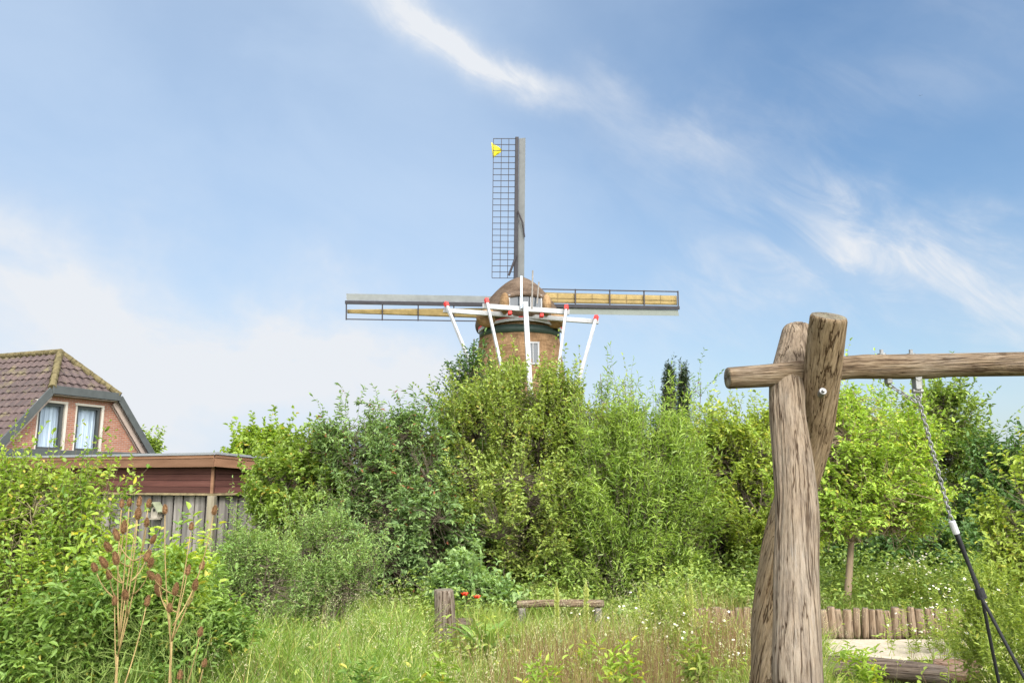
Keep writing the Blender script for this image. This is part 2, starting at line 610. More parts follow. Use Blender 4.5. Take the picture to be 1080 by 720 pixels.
class MB:
    """collects plain shapes into one mesh"""

    def __init__(self):
        self.v, self.f, self.n = [], [], 0

    def add(self, V, F):
        V = np.asarray(V, float)
        self.v.append(V)
        self.f += [tuple(int(i) + self.n for i in f) for f in F]
        self.n += len(V)
        return self

    def box(self, c, s, rot=None, taper=1.0, skew=None):
        x, y, z = (a / 2 for a in s)
        V = np.array([(-x, -y, -z), (x, -y, -z), (x, y, -z), (-x, y, -z),
                      (-x * taper, -y * taper, z), (x * taper, -y * taper, z), (x * taper, y * taper, z), (-x * taper, y * taper, z)], float)
        if rot is not None:
            V = V @ np.array(rot).T
        return self.add(V + np.array(c), [(3, 2, 1, 0), (4, 5, 6, 7), (0, 1, 5, 4), (1, 2, 6, 5), (2, 3, 7, 6), (3, 0, 4, 7)])

    def beam(self, a, b, w, h, up=(0, 0, 1)):
        a, b = Vector(a), Vector(b)
        d = (b - a)
        L = d.length
        d.normalize()
        up = Vector(up)
        s = d.cross(up)
        if s.length < 1e-4:
            s = d.cross(Vector((1, 0, 0)))
        s.normalize()
        u = s.cross(d)
        M = np.array([[s[i], d[i], u[i]] for i in range(3)])
        return self.box((a + b) / 2, (w, L, h), M)

    def tube(self, pts, rad, sides=8, caps=True):
        pts = [Vector(p) for p in pts]
        k = len(pts)
        rad = [rad] * k if np.isscalar(rad) else rad
        V, F = [], []
        ref = None
        for i, p in enumerate(pts):
            t = (pts[min(i + 1, k - 1)] - pts[max(i - 1, 0)]).normalized()
            if ref is None:
                ref = t.orthogonal().normalized()
            ref = (ref - t * ref.dot(t)).normalized()
            b = t.cross(ref)
            for j in range(sides):
                a = 2 * math.pi * j / sides
                V.append(p + (ref * math.cos(a) + b * math.sin(a)) * rad[i])
        for i in range(k - 1):
            for j in range(sides):
                q = (j + 1) % sides
                F.append((i * sides + j, i * sides + q, (i + 1) * sides + q, (i + 1) * sides + j))
        if caps:
            F.append(tuple(range(sides - 1, -1, -1)))
            F.append(tuple((k - 1) * sides + j for j in range(sides)))
        return self.add(np.array([tuple(v) for v in V]), F)

    def lathe(self, prof, sides=24, c=(0, 0, 0), sx=1, sy=1, cap=True):
        V, F = [], []
        for r, z in prof:
            for j in range(sides):
                a = 2 * math.pi * j / sides
                V.append((c[0] + r * math.cos(a) * sx, c[1] + r * math.sin(a) * sy, c[2] + z))
        k = len(prof)
        for i in range(k - 1):
            for j in range(sides):
                q = (j + 1) % sides
                F.append((i * sides + j, i * sides + q, (i + 1) * sides + q, (i + 1) * sides + j))
        if cap:
            F.append(tuple(range(sides - 1, -1, -1)))
            F.append(tuple((k - 1) * sides + j for j in range(sides)))
        return self.add(V, F)

    def torus(self, c, R_, r, M=None, n=16, m=8, sx=1.0):
        V, F = [], []
        for i in range(n):
            a = 2 * math.pi * i / n
            for j in range(m):
                b = 2 * math.pi * j / m
                V.append(((R_ + r * math.cos(b)) * math.cos(a) * sx, (R_ + r * math.cos(b)) * math.sin(a), r * math.sin(b)))
        for i in range(n):
            for j in range(m):
                F.append((i * m + j, ((i + 1) % n) * m + j, ((i + 1) % n) * m + (j + 1) % m, i * m + (j + 1) % m))
        V = np.array(V)
        if M is not None:
            V = V @ np.array(M).T
        return self.add(V + np.array(c), F)

    def prism(self, outline, y0, y1):
        """polygon in x, z given from y0 to y1"""
        n = len(outline)
        V = [(x, y0, z) for x, z in outline] + [(x, y1, z) for x, z in outline]
        F = [tuple(range(n)), tuple(range(2 * n - 1, n - 1, -1))]
        F += [(i, i + n, (i + 1) % n + n, (i + 1) % n) for i in range(n)]
        return self.add(V, F)

    def build(self, name, m, parent=None, smooth=False, bevel=0, loc=None):
        me = bpy.data.meshes.new(name)
        V = np.concatenate(self.v)
        me.from_pydata(V.tolist(), [], self.f)
        ms = m if isinstance(m, (list, tuple)) else [m]
        for q in ms:
            me.materials.append(q)
        if smooth:
            me.polygons.foreach_set('use_smooth', [True] * len(me.polygons))
        o = bpy.data.objects.new(name, me)
        COL.objects.link(o)
        if parent:
            o.parent = parent
        if loc is not None:
            o.location = loc
        if bevel:
            b = o.modifiers.new('bevel', 'BEVEL')
            b.width = bevel
            b.segments = 2
            b.limit_method = 'ANGLE'
        return o


def npmesh(name, V, quads, tris, m, parent=None, smooth=False, loc=None):
    me = bpy.data.meshes.new(name)
    V = np.ascontiguousarray(V, np.float32).reshape(-1, 3)
    q = np.asarray(quads, np.int32).reshape(-1, 4) if quads is not None and len(quads) else np.zeros((0, 4), np.int32)
    t = np.asarray(tris, np.int32).reshape(-1, 3) if tris is not None and len(tris) else np.zeros((0, 3), np.int32)
    me.vertices.add(len(V))
    me.vertices.foreach_set('co', V.ravel())
    me.loops.add(q.size + t.size)
    me.loops.foreach_set('vertex_index', np.concatenate([q.ravel(), t.ravel()]))
    me.polygons.add(len(q) + len(t))
    st = np.concatenate([np.arange(len(q)) * 4, q.size + np.arange(len(t)) * 3]).astype(np.int32)
    me.polygons.foreach_set('loop_start', st)
    if smooth:
        me.polygons.foreach_set('use_smooth', np.ones(len(st), bool))
    me.update(calc_edges=True)
    me.materials.append(m)
    o = bpy.data.objects.new(name, me)
    COL.objects.link(o)
    if parent:
        o.parent = parent
    if loc is not None:
        o.location = loc
    return o


def empty(name, loc=(0, 0, 0), rz=0.0):
    o = bpy.data.objects.new(name, None)
    o.empty_display_size = .2
    COL.objects.link(o)
    o.location = loc
    o.rotation_euler = (0, 0, rz)
    return o


def tag(o, label=None, cat=None, group=None, kind=None):
    if label:
        o['label'] = label
    if cat:
        o['category'] = cat
    if group:
        o['group'] = group
    if kind:
        o['kind'] = kind
    return o


def copy_tree(o, parent=None):
    c = o.copy()
    COL.objects.link(c)
    if parent:
        c.parent = parent
    for ch in list(o.children):
        copy_tree(ch, c)
    return c


def unit(a):
    return a / np.maximum(np.linalg.norm(a, axis=-1, keepdims=True), 1e-9)


def leaf_geo(P, D, Nn, L, Wd, fold=.25, curl=.18):
    """six-cornered folded leaves: arrays of base, direction, normal, length, width"""
    Sd = unit(np.cross(D, Nn))
    Nn = np.cross(Sd, D)
    L, Wd = L[:, None], Wd[:, None]
    up = Nn * Wd * fold
    b = P
    t = P + D * L - Nn * L * curl
    l1 = P + D * L * .30 + Sd * Wd * .46 + up
    l2 = P + D * L * .68 + Sd * Wd * .36 + up - Nn * L * curl * .4
    r1 = P + D * L * .30 - Sd * Wd * .46 + up
    r2 = P + D * L * .68 - Sd * Wd * .36 + up - Nn * L * curl * .4
    V = np.stack([b, l1, l2, t, r2, r1], 1)
    i = np.arange(len(P))[:, None] * 6
    q = np.concatenate([i + np.array([0, 3, 2, 1]), i + np.array([0, 5, 4, 3])])
    return V.reshape(-1, 3), q


def kite_geo(P, D, Nn, L, Wd):
    Sd = unit(np.cross(D, Nn))
    Nn = np.cross(Sd, D)
    L, Wd = L[:, None], Wd[:, None]
    V = np.stack([P, P + D * L * .45 + Sd * Wd * .5 + Nn * Wd * .2, P + D * L - Nn * L * .1, P + D * L * .45 - Sd * Wd * .5 + Nn * Wd * .2], 1)
    q = np.arange(len(P) * 4).reshape(-1, 4)
    return V.reshape(-1, 3), q


def tubes_geo(C, Rd, sides=4):
    """C: n,k,3 centre lines, Rd: n,k radii -> open tubes"""
    n, k, _ = C.shape
    T = np.gradient(C, axis=1)
    T = unit(T)
    ref = np.where(np.abs(T[..., 2:3]) > .9, np.array([1., 0, 0]), np.array([0, 0, 1.]))
    A = unit(np.cross(T, ref))
    B = np.cross(T, A)
    an = np.arange(sides) * 2 * np.pi / sides
    V = C[:, :, None, :] + Rd[:, :, None, None] * (A[:, :, None, :] * np.cos(an)[:, None] + B[:, :, None, :] * np.sin(an)[:, None])
    idx = np.arange(n * k * sides).reshape(n, k, sides)
    a = idx[:, :-1]
    b = idx[:, 1:]
    q = np.stack([a, np.roll(a, -1, 2), np.roll(b, -1, 2), b], -1).reshape(-1, 4)
    return V.reshape(-1, 3), q


def bez(a, b, c, k):
    t = np.linspace(0, 1, k)[None, :, None]
    return (1 - t) ** 2 * a[:, None] + 2 * t * (1 - t) * b[:, None] + t ** 2 * c[:, None]


def join(parts):
    Vs, Qs, n = [], [], 0
    for V, q in parts:
        Vs.append(V)
        Qs.append(q + n)
        n += len(V)
    return np.concatenate(Vs), np.concatenate(Qs)


def sinnoise(rg, P, wl):
    """smooth random field in about -1..1 with wavelength wl"""
    r = np.zeros(len(P))
    for _ in range(7):
        k = unit(rg.normal(size=3)) * 2 * np.pi / (wl * rg.uniform(.6, 1.5))
        r += np.sin(P @ k + rg.uniform(0, 6.3))
    return r / 3.2


def plant(name, loc, seed, lobes, twigs, per, leaf, lw, leafm, twig_len=.45, up=.55, outw=1.0, rand=.45, droop=.15, trunks=1, trunk_r=.05,
          first=.15, limbs=14, shell=2.4, void=-.12, wl=.75, hang=.0, bark=None, spread=.9, kite=False, crown='crown', trunk='trunk', ground_fill=0,
          sizevar=.35, spray=.14):
    """a woody plant: trunks and limbs, twigs through the lobes of its crown, leaves along the twigs"""
    rg = np.random.default_rng(seed)
    root = empty(name, loc)
    lob = np.array(lobes, float)
    w = lob[:, 3] * lob[:, 4] * lob[:, 5]
    w = w ** .8
    pick = rg.choice(len(lob), twigs * 4, p=w / w.sum())
    u = unit(rg.normal(size=(len(pick), 3)))
    rr = rg.random(len(pick)) ** (1 / shell)
    P = lob[pick, :3] + u * rr[:, None] * lob[pick, 3:6] * (1 + .20 * sinnoise(rg, u * 2 + pick[:, None], 1.3))[:, None]
    keep = (sinnoise(rg, P, wl) + rg.normal(size=len(P)) * .18 > void) & (P[:, 2] > .12)
    P, u, rr_keep = P[keep][:twigs], u[keep][:twigs], rr[keep][:twigs]
    n = len(P)
    cz = lob[:, 2].min() - .4 * lob[:, 5].max()
    ax = (P - np.array([lob[:, 0].mean(), lob[:, 1].mean(), cz]))
    ax = unit(ax * np.array([1, 1, .8]))
    D = unit(outw * (.55 * ax + .45 * u) + up * np.array([0, 0, 1.]) + rand * rg.normal(size=(n, 3)))
    tl = twig_len * rg.uniform(.6, 1.4, n)
    sel = (rg.random(n) < spray * 2 * (rr_keep > .8)) & (u[:, 2] > -.1)
    D[sel] = unit(D[sel] + np.array([0, 0, .7]))
    P = P + D * (sel * tl * rg.uniform(.3, 1.0, n))[:, None]
    tl = np.where(sel, tl * 1.5, tl)
    base = P - D * tl[:, None] * .75
    tip = P + D * tl[:, None] * .25
    mid = (base + tip) / 2 + rg.normal(size=(n, 3)) * tl[:, None] * .07
    tip = tip - np.array([0, 0, 1.]) * (droop * tl)[:, None]
    C = bez(base, mid, tip, 5)
    # leaves
    t = (np.arange(per) + .5) / per * (1 - first) + first
    t = np.clip(t[None, :] + rg.normal(size=(n, per)) * .03, 0.02, 1)
    t3 = t[..., None]
    LP = (1 - t3) ** 2 * base[:, None] + 2 * t3 * (1 - t3) * mid[:, None] + t3 ** 2 * tip[:, None]
    T = unit(2 * (1 - t3) * (mid - base)[:, None] + 2 * t3 * (tip - mid)[:, None])
    side = unit(np.cross(T, np.array([0, 0, 1.]) + rg.normal(size=(n, 1, 3)) * .4))
    sg = np.where(np.arange(per) % 2 == 0, 1., -1.)[None, :, None]
    D2 = unit(T * (.55 + .9 * (t3 > .93)) + side * sg * spread + rg.normal(size=T.shape) * .33 - np.array([0, 0, 1.]) * hang)
    N2 = unit(np.array([0, 0, 1.]) * .9 + .35 * ax[:, None] + rg.normal(size=T.shape) * .45)
    LP, D2, N2 = LP.reshape(-1, 3), D2.reshape(-1, 3), N2.reshape(-1, 3)
    LL = leaf * rg.uniform(1 - sizevar, 1 + sizevar, len(LP)) * np.repeat(rg.uniform(.8, 1.2, n), per)
    geo = kite_geo if kite else leaf_geo
    V, q = geo(LP, D2, N2, LL, LL * lw * rg.uniform(.8, 1.2, len(LP)))
    npmesh(crown, V, q, None, leafm, root)
    # wood
    parts = []
    zc = lob[:, 2].mean()
    tb = np.stack([rg.normal(size=trunks) * .10 * (trunks > 1), rg.normal(size=trunks) * .10 * (trunks > 1), np.full(trunks, -.05)], 1)
    if trunks == 1:
        te = np.array([[lob[:, 0].mean(), lob[:, 1].mean(), lob[:, 2].max() + lob[:, 5].max() * .3]])
    else:
        te = P[rg.choice(n, trunks)] * np.array([.75, .75, .9])
    tm = (tb + te) / 2 + rg.normal(size=(trunks, 3)) * .12 * np.array([1, 1, 0])
    TC = bez(tb, tm, te, 14)
    TR = np.linspace(1, .22, 14)[None, :] * trunk_r * rg.uniform(.75, 1.1, (trunks, 1))
    parts.append(tubes_geo(TC, TR, 8))
    li = rg.choice(n, min(limbs, n), replace=False)
    le = base[li]
    which = rg.integers(0, trunks, len(li))
    zz = np.clip((le[:, 2] / max(te[:, 2].max(), .3)) * .55, .08, .8)
    if trunks == 1:
        zz = np.clip(.26 + zz * .7, .30, .85)
    ti = (zz * 13).astype(int)
    ls = TC[which, ti]
    lm = ls * .45 + le * .55 + np.array([0, 0, .12]) + rg.normal(size=le.shape) * .1
    LC = bez(ls, lm, le, 8)
    LR = np.linspace(1, .3, 8)[None, :] * (trunk_r * .45) * rg.uniform(.6, 1.1, (len(li), 1))
    parts.append(tubes_geo(LC, LR, 6))
    nodes = np.concatenate([LC[:, 2:].reshape(-1, 3), TC[:, 4:].reshape(-1, 3)])
    d = ((base[:, None] - nodes[None]) ** 2).sum(-1) + .6 * np.maximum(0, nodes[None, :, 2] - base[:, None, 2]) ** 2
    near = nodes[d.argmin(1)]
    bm_ = (near + base) / 2 + np.array([0, 0, .05]) + rg.normal(size=base.shape) * .05
    BC = bez(near, bm_, base, 5)
    r0 = min(.0055, trunk_r * .22)
    parts.append(tubes_geo(BC, np.linspace(1, .55, 5)[None, :] * r0 * np.ones((n, 1)), 4))
    parts.append(tubes_geo(C, np.linspace(.5, .2, 5)[None, :] * r0 * np.ones((n, 1)), 3))
    V, q = join(parts)
    npmesh(trunk, V, q, None, bark or BARK, root, True)
    return root


def pxm(Y):
    return FPX / Y


# ------------------------------------------------------------------ ground, path
RAISE = .28


def ground_z(x, y):
    """the bed behind the palisade lies a little higher"""
    s = np.clip((y - 10.38) / .04, 0, 1) * np.clip((x - 1.6) / .8, 0, 1)
    return RAISE * s + .03 * np.sin(x * .9 + 1) * np.sin(y * .7) * (y > 3) * (y < 40) * (1 - s)


def build_ground():
    xs = np.concatenate([[-2500, -600, -150, -60, -30], np.arange(-20, 20.01, .2), [30, 60, 150, 600, 2500]])
    ys = np.concatenate([[-2500, -300, -40, -8], np.arange(-2, 10.3, .2), [10.38, 10.42], np.arange(10.6, 20, .3), [26, 40, 80, 150, 500, 2500]])
    X, Y = np.meshgrid(xs, ys)
    Z = ground_z(X, Y)
    V = np.stack([X, Y, Z], -1).reshape(-1, 3)
    nx, ny = len(xs), len(ys)
    i = np.arange(nx * ny).reshape(ny, nx)
    q = np.stack([i[:-1, :-1], i[:-1, 1:], i[1:, 1:], i[1:, :-1]], -1).reshape(-1, 4)
    o = npmesh('ground', V, q, None, SOIL, None, True)
    tag(o, kind='structure')


build_ground()


def path_edges(x):
    return 9.0 + .06 * np.sin(x * 1.3), 10.17 + .03 * np.sin(x * 1.7 + 1)


xs = np.linspace(1.9, 11, 70)
lo, hi = path_edges(xs)
V, Q = [], []
for i, x in enumerate(xs):
    for j in range(6):
        y = lo[i] + (hi[i] - lo[i]) * j / 5
        V.append((x, y, ground_z(np.array(x), np.array(y)) + .018))
for i in range(len(xs) - 1):
    for j in range(5):
        a = i * 6 + j
        Q.append((a, a + 6, a + 7, a + 1))
tag(npmesh('path', V, Q, None, SAND, None, True), kind='structure')

# ------------------------------------------------------------------ windmill
MY = 55.0


def mill():
    c = at(548, 400, MY)
    root = empty('windmill', (c.x, MY, 0), R(4.5))
    tag(root, 'round thatched windmill with white tail beams, seen from behind above the trees', 'windmill')
    k = MY / FPX

    def L(px, py, dy=0.0):
        p = at(px, py, MY + dy)
        return Vector((p.x - c.x, dy, p.z))
    zt = L(548, 346).z
    # tower: eight-sided with thatch-rounded corners
    b = MB()
    prof = []
    for t in np.linspace(0, 1, 15):
        z = t * (zt + .2)
        r = 4.45 - (4.45 - 2.62) * (t ** .86)
        prof.append((r, z))
    sides = 48
    V, F = [], []
    for r, z in prof:
        for j in range(sides):
            a = 2 * math.pi * (j + .5) / sides
            m = ((a / (math.pi / 4)) % 1) - .5
            rr = r * (1 + .035 * abs(m) * 2 - .0175)
            V.append((rr * math.cos(a), rr * math.sin(a), z))
    for i in range(len(prof) - 1):
        for j in range(sides):
            q = (j + 1) % sides
            F.append((i * sides + j, i * sides + q, (i + 1) * sides + q, (i + 1) * sides + j))
    b.add(V, F)
    b.build('tower', THATCH_T, root, True)
    # the tower window right of the tail pole
    zw = L(557, 372, -3.0).z
    rw = 2.62 + (1 - (zw / (zt + .2)) ** .86) * 1.83
    w = MB()
    for dx, dz, sx, sz in ((-.36, 0, .11, 1.45), (.36, 0, .11, 1.45), (0, .70, .85, .1), (0, -.70, .85, .1), (0, 0, .06, 1.3)):
        w.box((.62 + dx, -rw + .02, zw + dz), (sx, .22, sz))
    wf = w.build('window', WHITE, root)
    MB().box((.62, -rw + .06, zw), (.64, .12, 1.32)).build('pane', GLASS, wf)
    # cap ring, white arched board with red edge
    zc = L(548, 343.5, -2.75).z
    MB().lathe([(2.66, zc - .40), (2.78, zc - .40), (2.80, zc + .12), (2.66, zc + .12)], 48, cap=False).build('cap_ring', GREENP, root, True)

    def arc(z0, z1, r, mtr, name):
        V, F = [], []
        n = 33
        for i in range(n):
            a = math.pi * (1.10 + .80 * i / (n - 1))
            sag = -.50 * ((i / (n - 1) - .5) * 2) ** 2
            for rr in (r, r + .10):
                for z in (z0 + sag, z1 + sag):
                    V.append((rr * math.cos(a), rr * math.sin(a), z))
        for i in range(n - 1):
            o, p = i * 4, i * 4 + 4
            for a_, b_ in ((0, 1), (1, 3), (3, 2), (2, 0)):
                F.append((o + a_, p + a_, p + b_, o + b_))
        MB().add(V, F).build(name, mtr, root)
    zr = L(548, 336.5, -2.95).z
    arc(zr - .10, zr + .10, 2.96, WHITE, 'arched_board')
    arc(zr + .104, zr + .25, 2.95, RED, 'arched_edge')
    # cap: thatched boat shape, long from back to front, hipped at the back
    ze, zp = L(548, 343.5, -1.2).z, L(545, 294.5).z
    H = zp - ze
    prf = [(.0, .98), (.06, 1.02), (.14, 1.02), (.26, .96), (.40, .86), (.56, .73), (.72, .57), (.86, .39), (.95, .20), (1.0, .04)]
    sides = 56
    V, F = [], []
    for h, s in prf:
        for j in range(sides):
            a = 2 * math.pi * j / sides
            ca, sa = math.cos(a), math.sin(a)
            ex = 3.02 * s * (abs(ca) ** .9) * (1 if ca > 0 else -1)
            ly = 3.35 * s ** .42 if sa < 0 else 3.7 * (s * .5 + .5)
            ey = ly * (abs(sa) ** .9) * (1 if sa > 0 else -1)
            V.append((ex, ey + .25, ze + H * h + max(0, .3 - h) / .3 * (.30 * max(0, -sa) ** 3 - .10 * abs(ca) ** 3)))
    for i in range(len(prf) - 1):
        for j in range(sides):
            q = (j + 1) % sides
            F.append((i * sides + j, i * sides + q, (i + 1) * sides + q, (i + 1) * sides + j))
    F.append(tuple((len(prf) - 1) * sides + j for j in range(sides)))
    cap = MB().add(V, F).build('cap', THATCH_C, root, True)
    sm = cap.modifiers.new('soft', 'SUBSURF')
    sm.levels = sm.render_levels = 1
    # skirt bulges left and right of the window
    roll = thatchmat('roll_thatch', (.29, .19, .105), (.17, .11, .06), (.38, .27, .155))
    for cx, cz, rx, rz in ((513, 336, .85, .62), (583, 336, .80, .62), (528.5, 320.5, .34, .75), (572.5, 321.5, .34, .75)):
        g = MB()
        yy = -2.95 if rx < .5 else -2.0
        p = L(cx, cz, yy)
        pr = [(math.sin(t) * 1, -math.cos(t)) for t in np.linspace(.02, math.pi - .02, 11)]
        g.lathe([(r, z * rz) for r, z in pr], 20, (p.x, yy, p.z), rx, .62)
        g.build('thatch_roll', roll, cap, True)
    # thatched brow over the window band
    brow = MB()
    p0, p1 = L(527, 312.5, -3.3), L(573.5, 312.5, -3.3)
    n = 15
    V, F = [], []
    for i in range(n):
        t = i / (n - 1)
        x = p0.x + (p1.x - p0.x) * t
        z = p0.z + .30 * math.sin(math.pi * t) ** .7 - .26
        y = -3.32 + .5 * abs(t - .5) ** 2
        for dy, dz in ((0, 0), (-.05, .14), (.20, .36), (.95, .62), (.95, .0)):
            V.append((x, y + dy, z + dz))
    for i in range(n - 1):
        for j in range(5):
            a, b_ = i * 5 + j, i * 5 + (j + 1) % 5
            F.append((a, b_, b_ + 5, a + 5))
    F += [tuple(range(5)), tuple((n - 1) * 5 + 4 - j for j in range(5))]
    brow.add(V, F).build('window_brow', THATCH_C, cap, True)
    # window band in the cap: three panes
    zw = L(548, 318.5, -3.16).z
    wx0, wx1 = L(533, 320, -3.16).x, L(567, 320, -3.16).x
    w = MB()
    ww = wx1 - wx0
    w.box(((wx0 + wx1) / 2, -3.16, zw + .44), (ww + .1, .2, .06)).box(((wx0 + wx1) / 2, -3.16, zw - .44), (ww + .16, .2, .08))
    for i in range(4):
        w.box((wx0 + ww * i / 3, -3.16, zw), (.10 if i in (0, 3) else .06, .2, .82))
    wf = w.build('cap_window', WHITE, cap)
    pn = MB()
    for i in range(3):
        pn.box((wx0 + ww * (i + .5) / 3, -3.12, zw), (ww / 3 - .085, .12, .815))
    pn.build('pane', GLASS, cap)
    # cross beams of the tail
    def beam(name, a, b_, w_, h_, m=WHITE):
        return MB().beam(a, b_, w_, h_).build(name, m, root, False, .02)
    beam('cross_beam', L(504, 323.5, -3.75), L(596, 328.5, -3.75), .28, .32)
    beam('cross_beam', L(464, 328.5, -2.9), L(628.5, 338.0, -2.9), .26, .30)
    # red hubs on the beam ends
    for px, py in ((533, 330.5), (566.5, 332.5)):
        p = L(px, py, -3.7)
        MB().box(p, (.26, .5, .24)).build('red_block', RED, root, False, .05)
    # tail pole and braces run down to the foot of the tail
    foot = Vector((.05, -9.6, .9))
    top = L(549, 321, -3.99)
    d = (foot - top)
    tp = MB()
    tp.beam(top - d * .01, foot, .31, .31)
    tp.build('tail_pole', WHITE, root, False, .03)
    for px, py, dy, w_ in ((508, 318, -4.1, .165), (592.5, 323.5, -4.1, .165), (467, 322.5, -3.25, .18), (625.5, 334, -3.25, .18)):
        a = L(px, py, dy)
        e = foot + Vector(((px - 548) * .010, .3, .5))
        br = MB().beam(a, e, w_, w_).build('brace', WHITE, root, False, .02)
        dd = (e - a).normalized()
        MB().beam(a - dd * .18, a + dd * .16, w_ + .07, w_ + .07).build('red_tip', RED, br, False, .02)
    # light poles standing at the tail
    pl = MB()
    pl.tube([L(544.6, 291, -4.05), L(544.8, 325, -4.05)], .075, 8)
    pl.build('white_post', plain('bluish_white_paint', (.55, .62, .72), .5), root)
    st = MB()
    for a, b_ in (((557, 285, -3.9), (556, 325, -3.9)), ((563.5, 297, -3.9), (561.5, 320, -3.9))):
        st.tube([L(*a), L(*b_)], .05, 6)
    st.build('lever', plain('grey_pole_wood', (.22, .20, .18)), root)
    # winding wheel block at the tail's foot
    MB().box((.05, -9.6, .45), (.9, .6, .9)).build('winch', WHITE, root, False, .05)
    # sails at the far side of the cap, on a tilted shaft
    SY = 4.6
    hub = Vector((L(548.6, 322, SY).x, SY, L(546.6, 320.5, SY).z))
    kk = (MY + SY) / FPX
    sh = MB().tube([hub + Vector((0, -3, -.4)), hub + Vector((0, .55, .06))], .38, 12).build('wind_shaft', STOCK, root)
    MB().box(hub, (1.0, 1.0, 1.0)).build('shaft_head', STOCK, sh, False, .08)
    tilt = Matrix.Rotation(R(7), 3, 'X')
    HL = 182 * kk            # half length of a sail, metres

    def sail(ang, wb, cloth, off):
        """along +z before turning; lattice on the -x side, wind board on the +x side"""
        M = Matrix.Rotation(R(ang), 3, 'Y')
        e = empty('sail', hub)
        e.parent = root
        e.matrix_local = Matrix.Translation(hub + Vector((0, off, 0))) @ (tilt @ M).to_4x4()
        sw = .26
        MB().box((0, 0, HL * .5), (sw * 1.16, .34, HL), None, .86).build('stock', STOCK, e, False, .02)
        z0, z1 = 28 * kk, HL - .1
        # wind board, slightly bent leading edge
        wbm = MB()
        a = R(28)
        for s0, s1, yy in ((sw * .60, .63, 0),):
            V = []
            for z in (z0 - .3, z1):
                V += [(s0, -.03, z), (s1, -.03 - .22, z), (s1, .01 - .22, z), (s0, .01, z)]
            wbm.add(V, [(3, 2, 1, 0), (4, 5, 6, 7), (0, 1, 5, 4), (1, 2, 6, 5), (2, 3, 7, 6), (3, 0, 4, 7)])
        wbm.build('wind_board', wb, e)
        wide = 1.78 if cloth is None else 1.26
        lt = MB()
        nb = 24
        for i in range(nb):
            z = z0 + (z1 - z0) * i / (nb - 1)
            lt.beam((-.1, .05, z), (-wide, .22, z), .045, .045)
        for f in (.34, .66, 1.0):
            lt.beam((-wide * f, .05 + .17 * f, z0), (-wide * f, .05 + .17 * f, z1), .05, .045)
        if cloth is None:
            lt.build('lattice', BLACKM, e)
        else:
            lt2 = MB()
            for i in range(5):
                z = z0 + (z1 - z0) * i / 4
                lt2.beam((-.1, -.08, z), (-wide - .06, .02, z), .09, .09)
            lt2.beam((-wide, -.02, z0), (-wide, -.02, z1), .10, .08)
            lt2.build('lattice', BLACKM, e)
            V, F = [], []
            n = 25
            for i in range(n):
                t = i / (n - 1)
                z = z0 + .15 + (z1 - z0 - .2) * t
                x0, x1 = cloth(t)
                for j in range(5):
                    s = j / 4
                    V.append((x0 + (x1 - x0) * s, .10 + .05 * math.sin(t * 40 + j) * .4 + .10 * s, z))
            for i in range(n - 1):
                for j in range(4):
                    a_ = i * 5 + j
                    F.append((a_, a_ + 1, a_ + 6, a_ + 5))
            cb = MB().add(V, F).build('sail_cloth', CANVAS, e, True)
            so = cb.modifiers.new('thick', 'SOLIDIFY')
            so.thickness = .03
            ln = MB()
            for f in ((.5,) if abs(cloth(.0)[0] - cloth(1.)[0]) < .1 else ()):
                x0, x1 = cloth(.5)
                xm = x0 + (x1 - x0) * f
                ln.beam((xm, .06, z0 + .3), (xm, .06, z1 - .1), .03, .03)
                for i in range(1, 8):
                    z = z0 + (z1 - z0) * i / 8
                    ln.beam((x0, .05, z), (x1, .11, z), .03, .03)
            if ln.n:
                ln.build('lashing', plain('cloth_seam', (.20, .14, .06)), e)
        return e
    up = sail(0, WINDB, None, .0)
    MB().tube([(-.55, -.35, z0_ * kk) if i == 0 else (.02, -.3, z0_ * kk) for i, z0_ in enumerate((30, 52))], .09, 6).build('rolled_cloth', BLACKM, up)
    MB().tube([(.1, -.3, 100 * kk), (.45, -.34, 88 * kk), (.62, -.34, 72 * kk)], .06, 6).build('loose_strap', BLACKM, up)
    sail(90, WINDG, lambda t: (-.22, -1.04 + .08 * t), .45)
    sail(-90, WINDP, lambda t: (-.24 - .28 * t, -1.02 + .22 * t), .45)
    sail(180, WINDB, None, .0)
    # flag on the tip of the upper sail
    p = at(519, 165, MY + SY - .2)
    f = MB()
    V, F = [], []
    n = 9
    tri = [(518.2, 150), (519.8, 167.5), (530, 158.5)]
    A, B, C_ = [at(x, y, MY + SY - .22) - p for x, y in tri]
    for i in range(n):
        t = i / (n - 1)
        a = A.lerp(C_, t)
        b_ = B.lerp(C_, t)
        for j in range(5):
            q = a.lerp(b_, j / 4)
            V.append((q.x, q.y + .10 * math.sin(t * 7 + j * .8), q.z))
    for i in range(n - 1):
        for j in range(4):
            a_ = i * 5 + j
            F.append((a_, a_ + 1, a_ + 6, a_ + 5))
    fo = f.add(V, F).build('flag', YELLOW, None, True, 0, p)
    so = fo.modifiers.new('thick', 'SOLIDIFY')
    so.thickness = .015
    tag(fo, "yellow pennant tied to the tip of the windmill's upright lattice sail", 'flag')


mill()

# ------------------------------------------------------------------ house


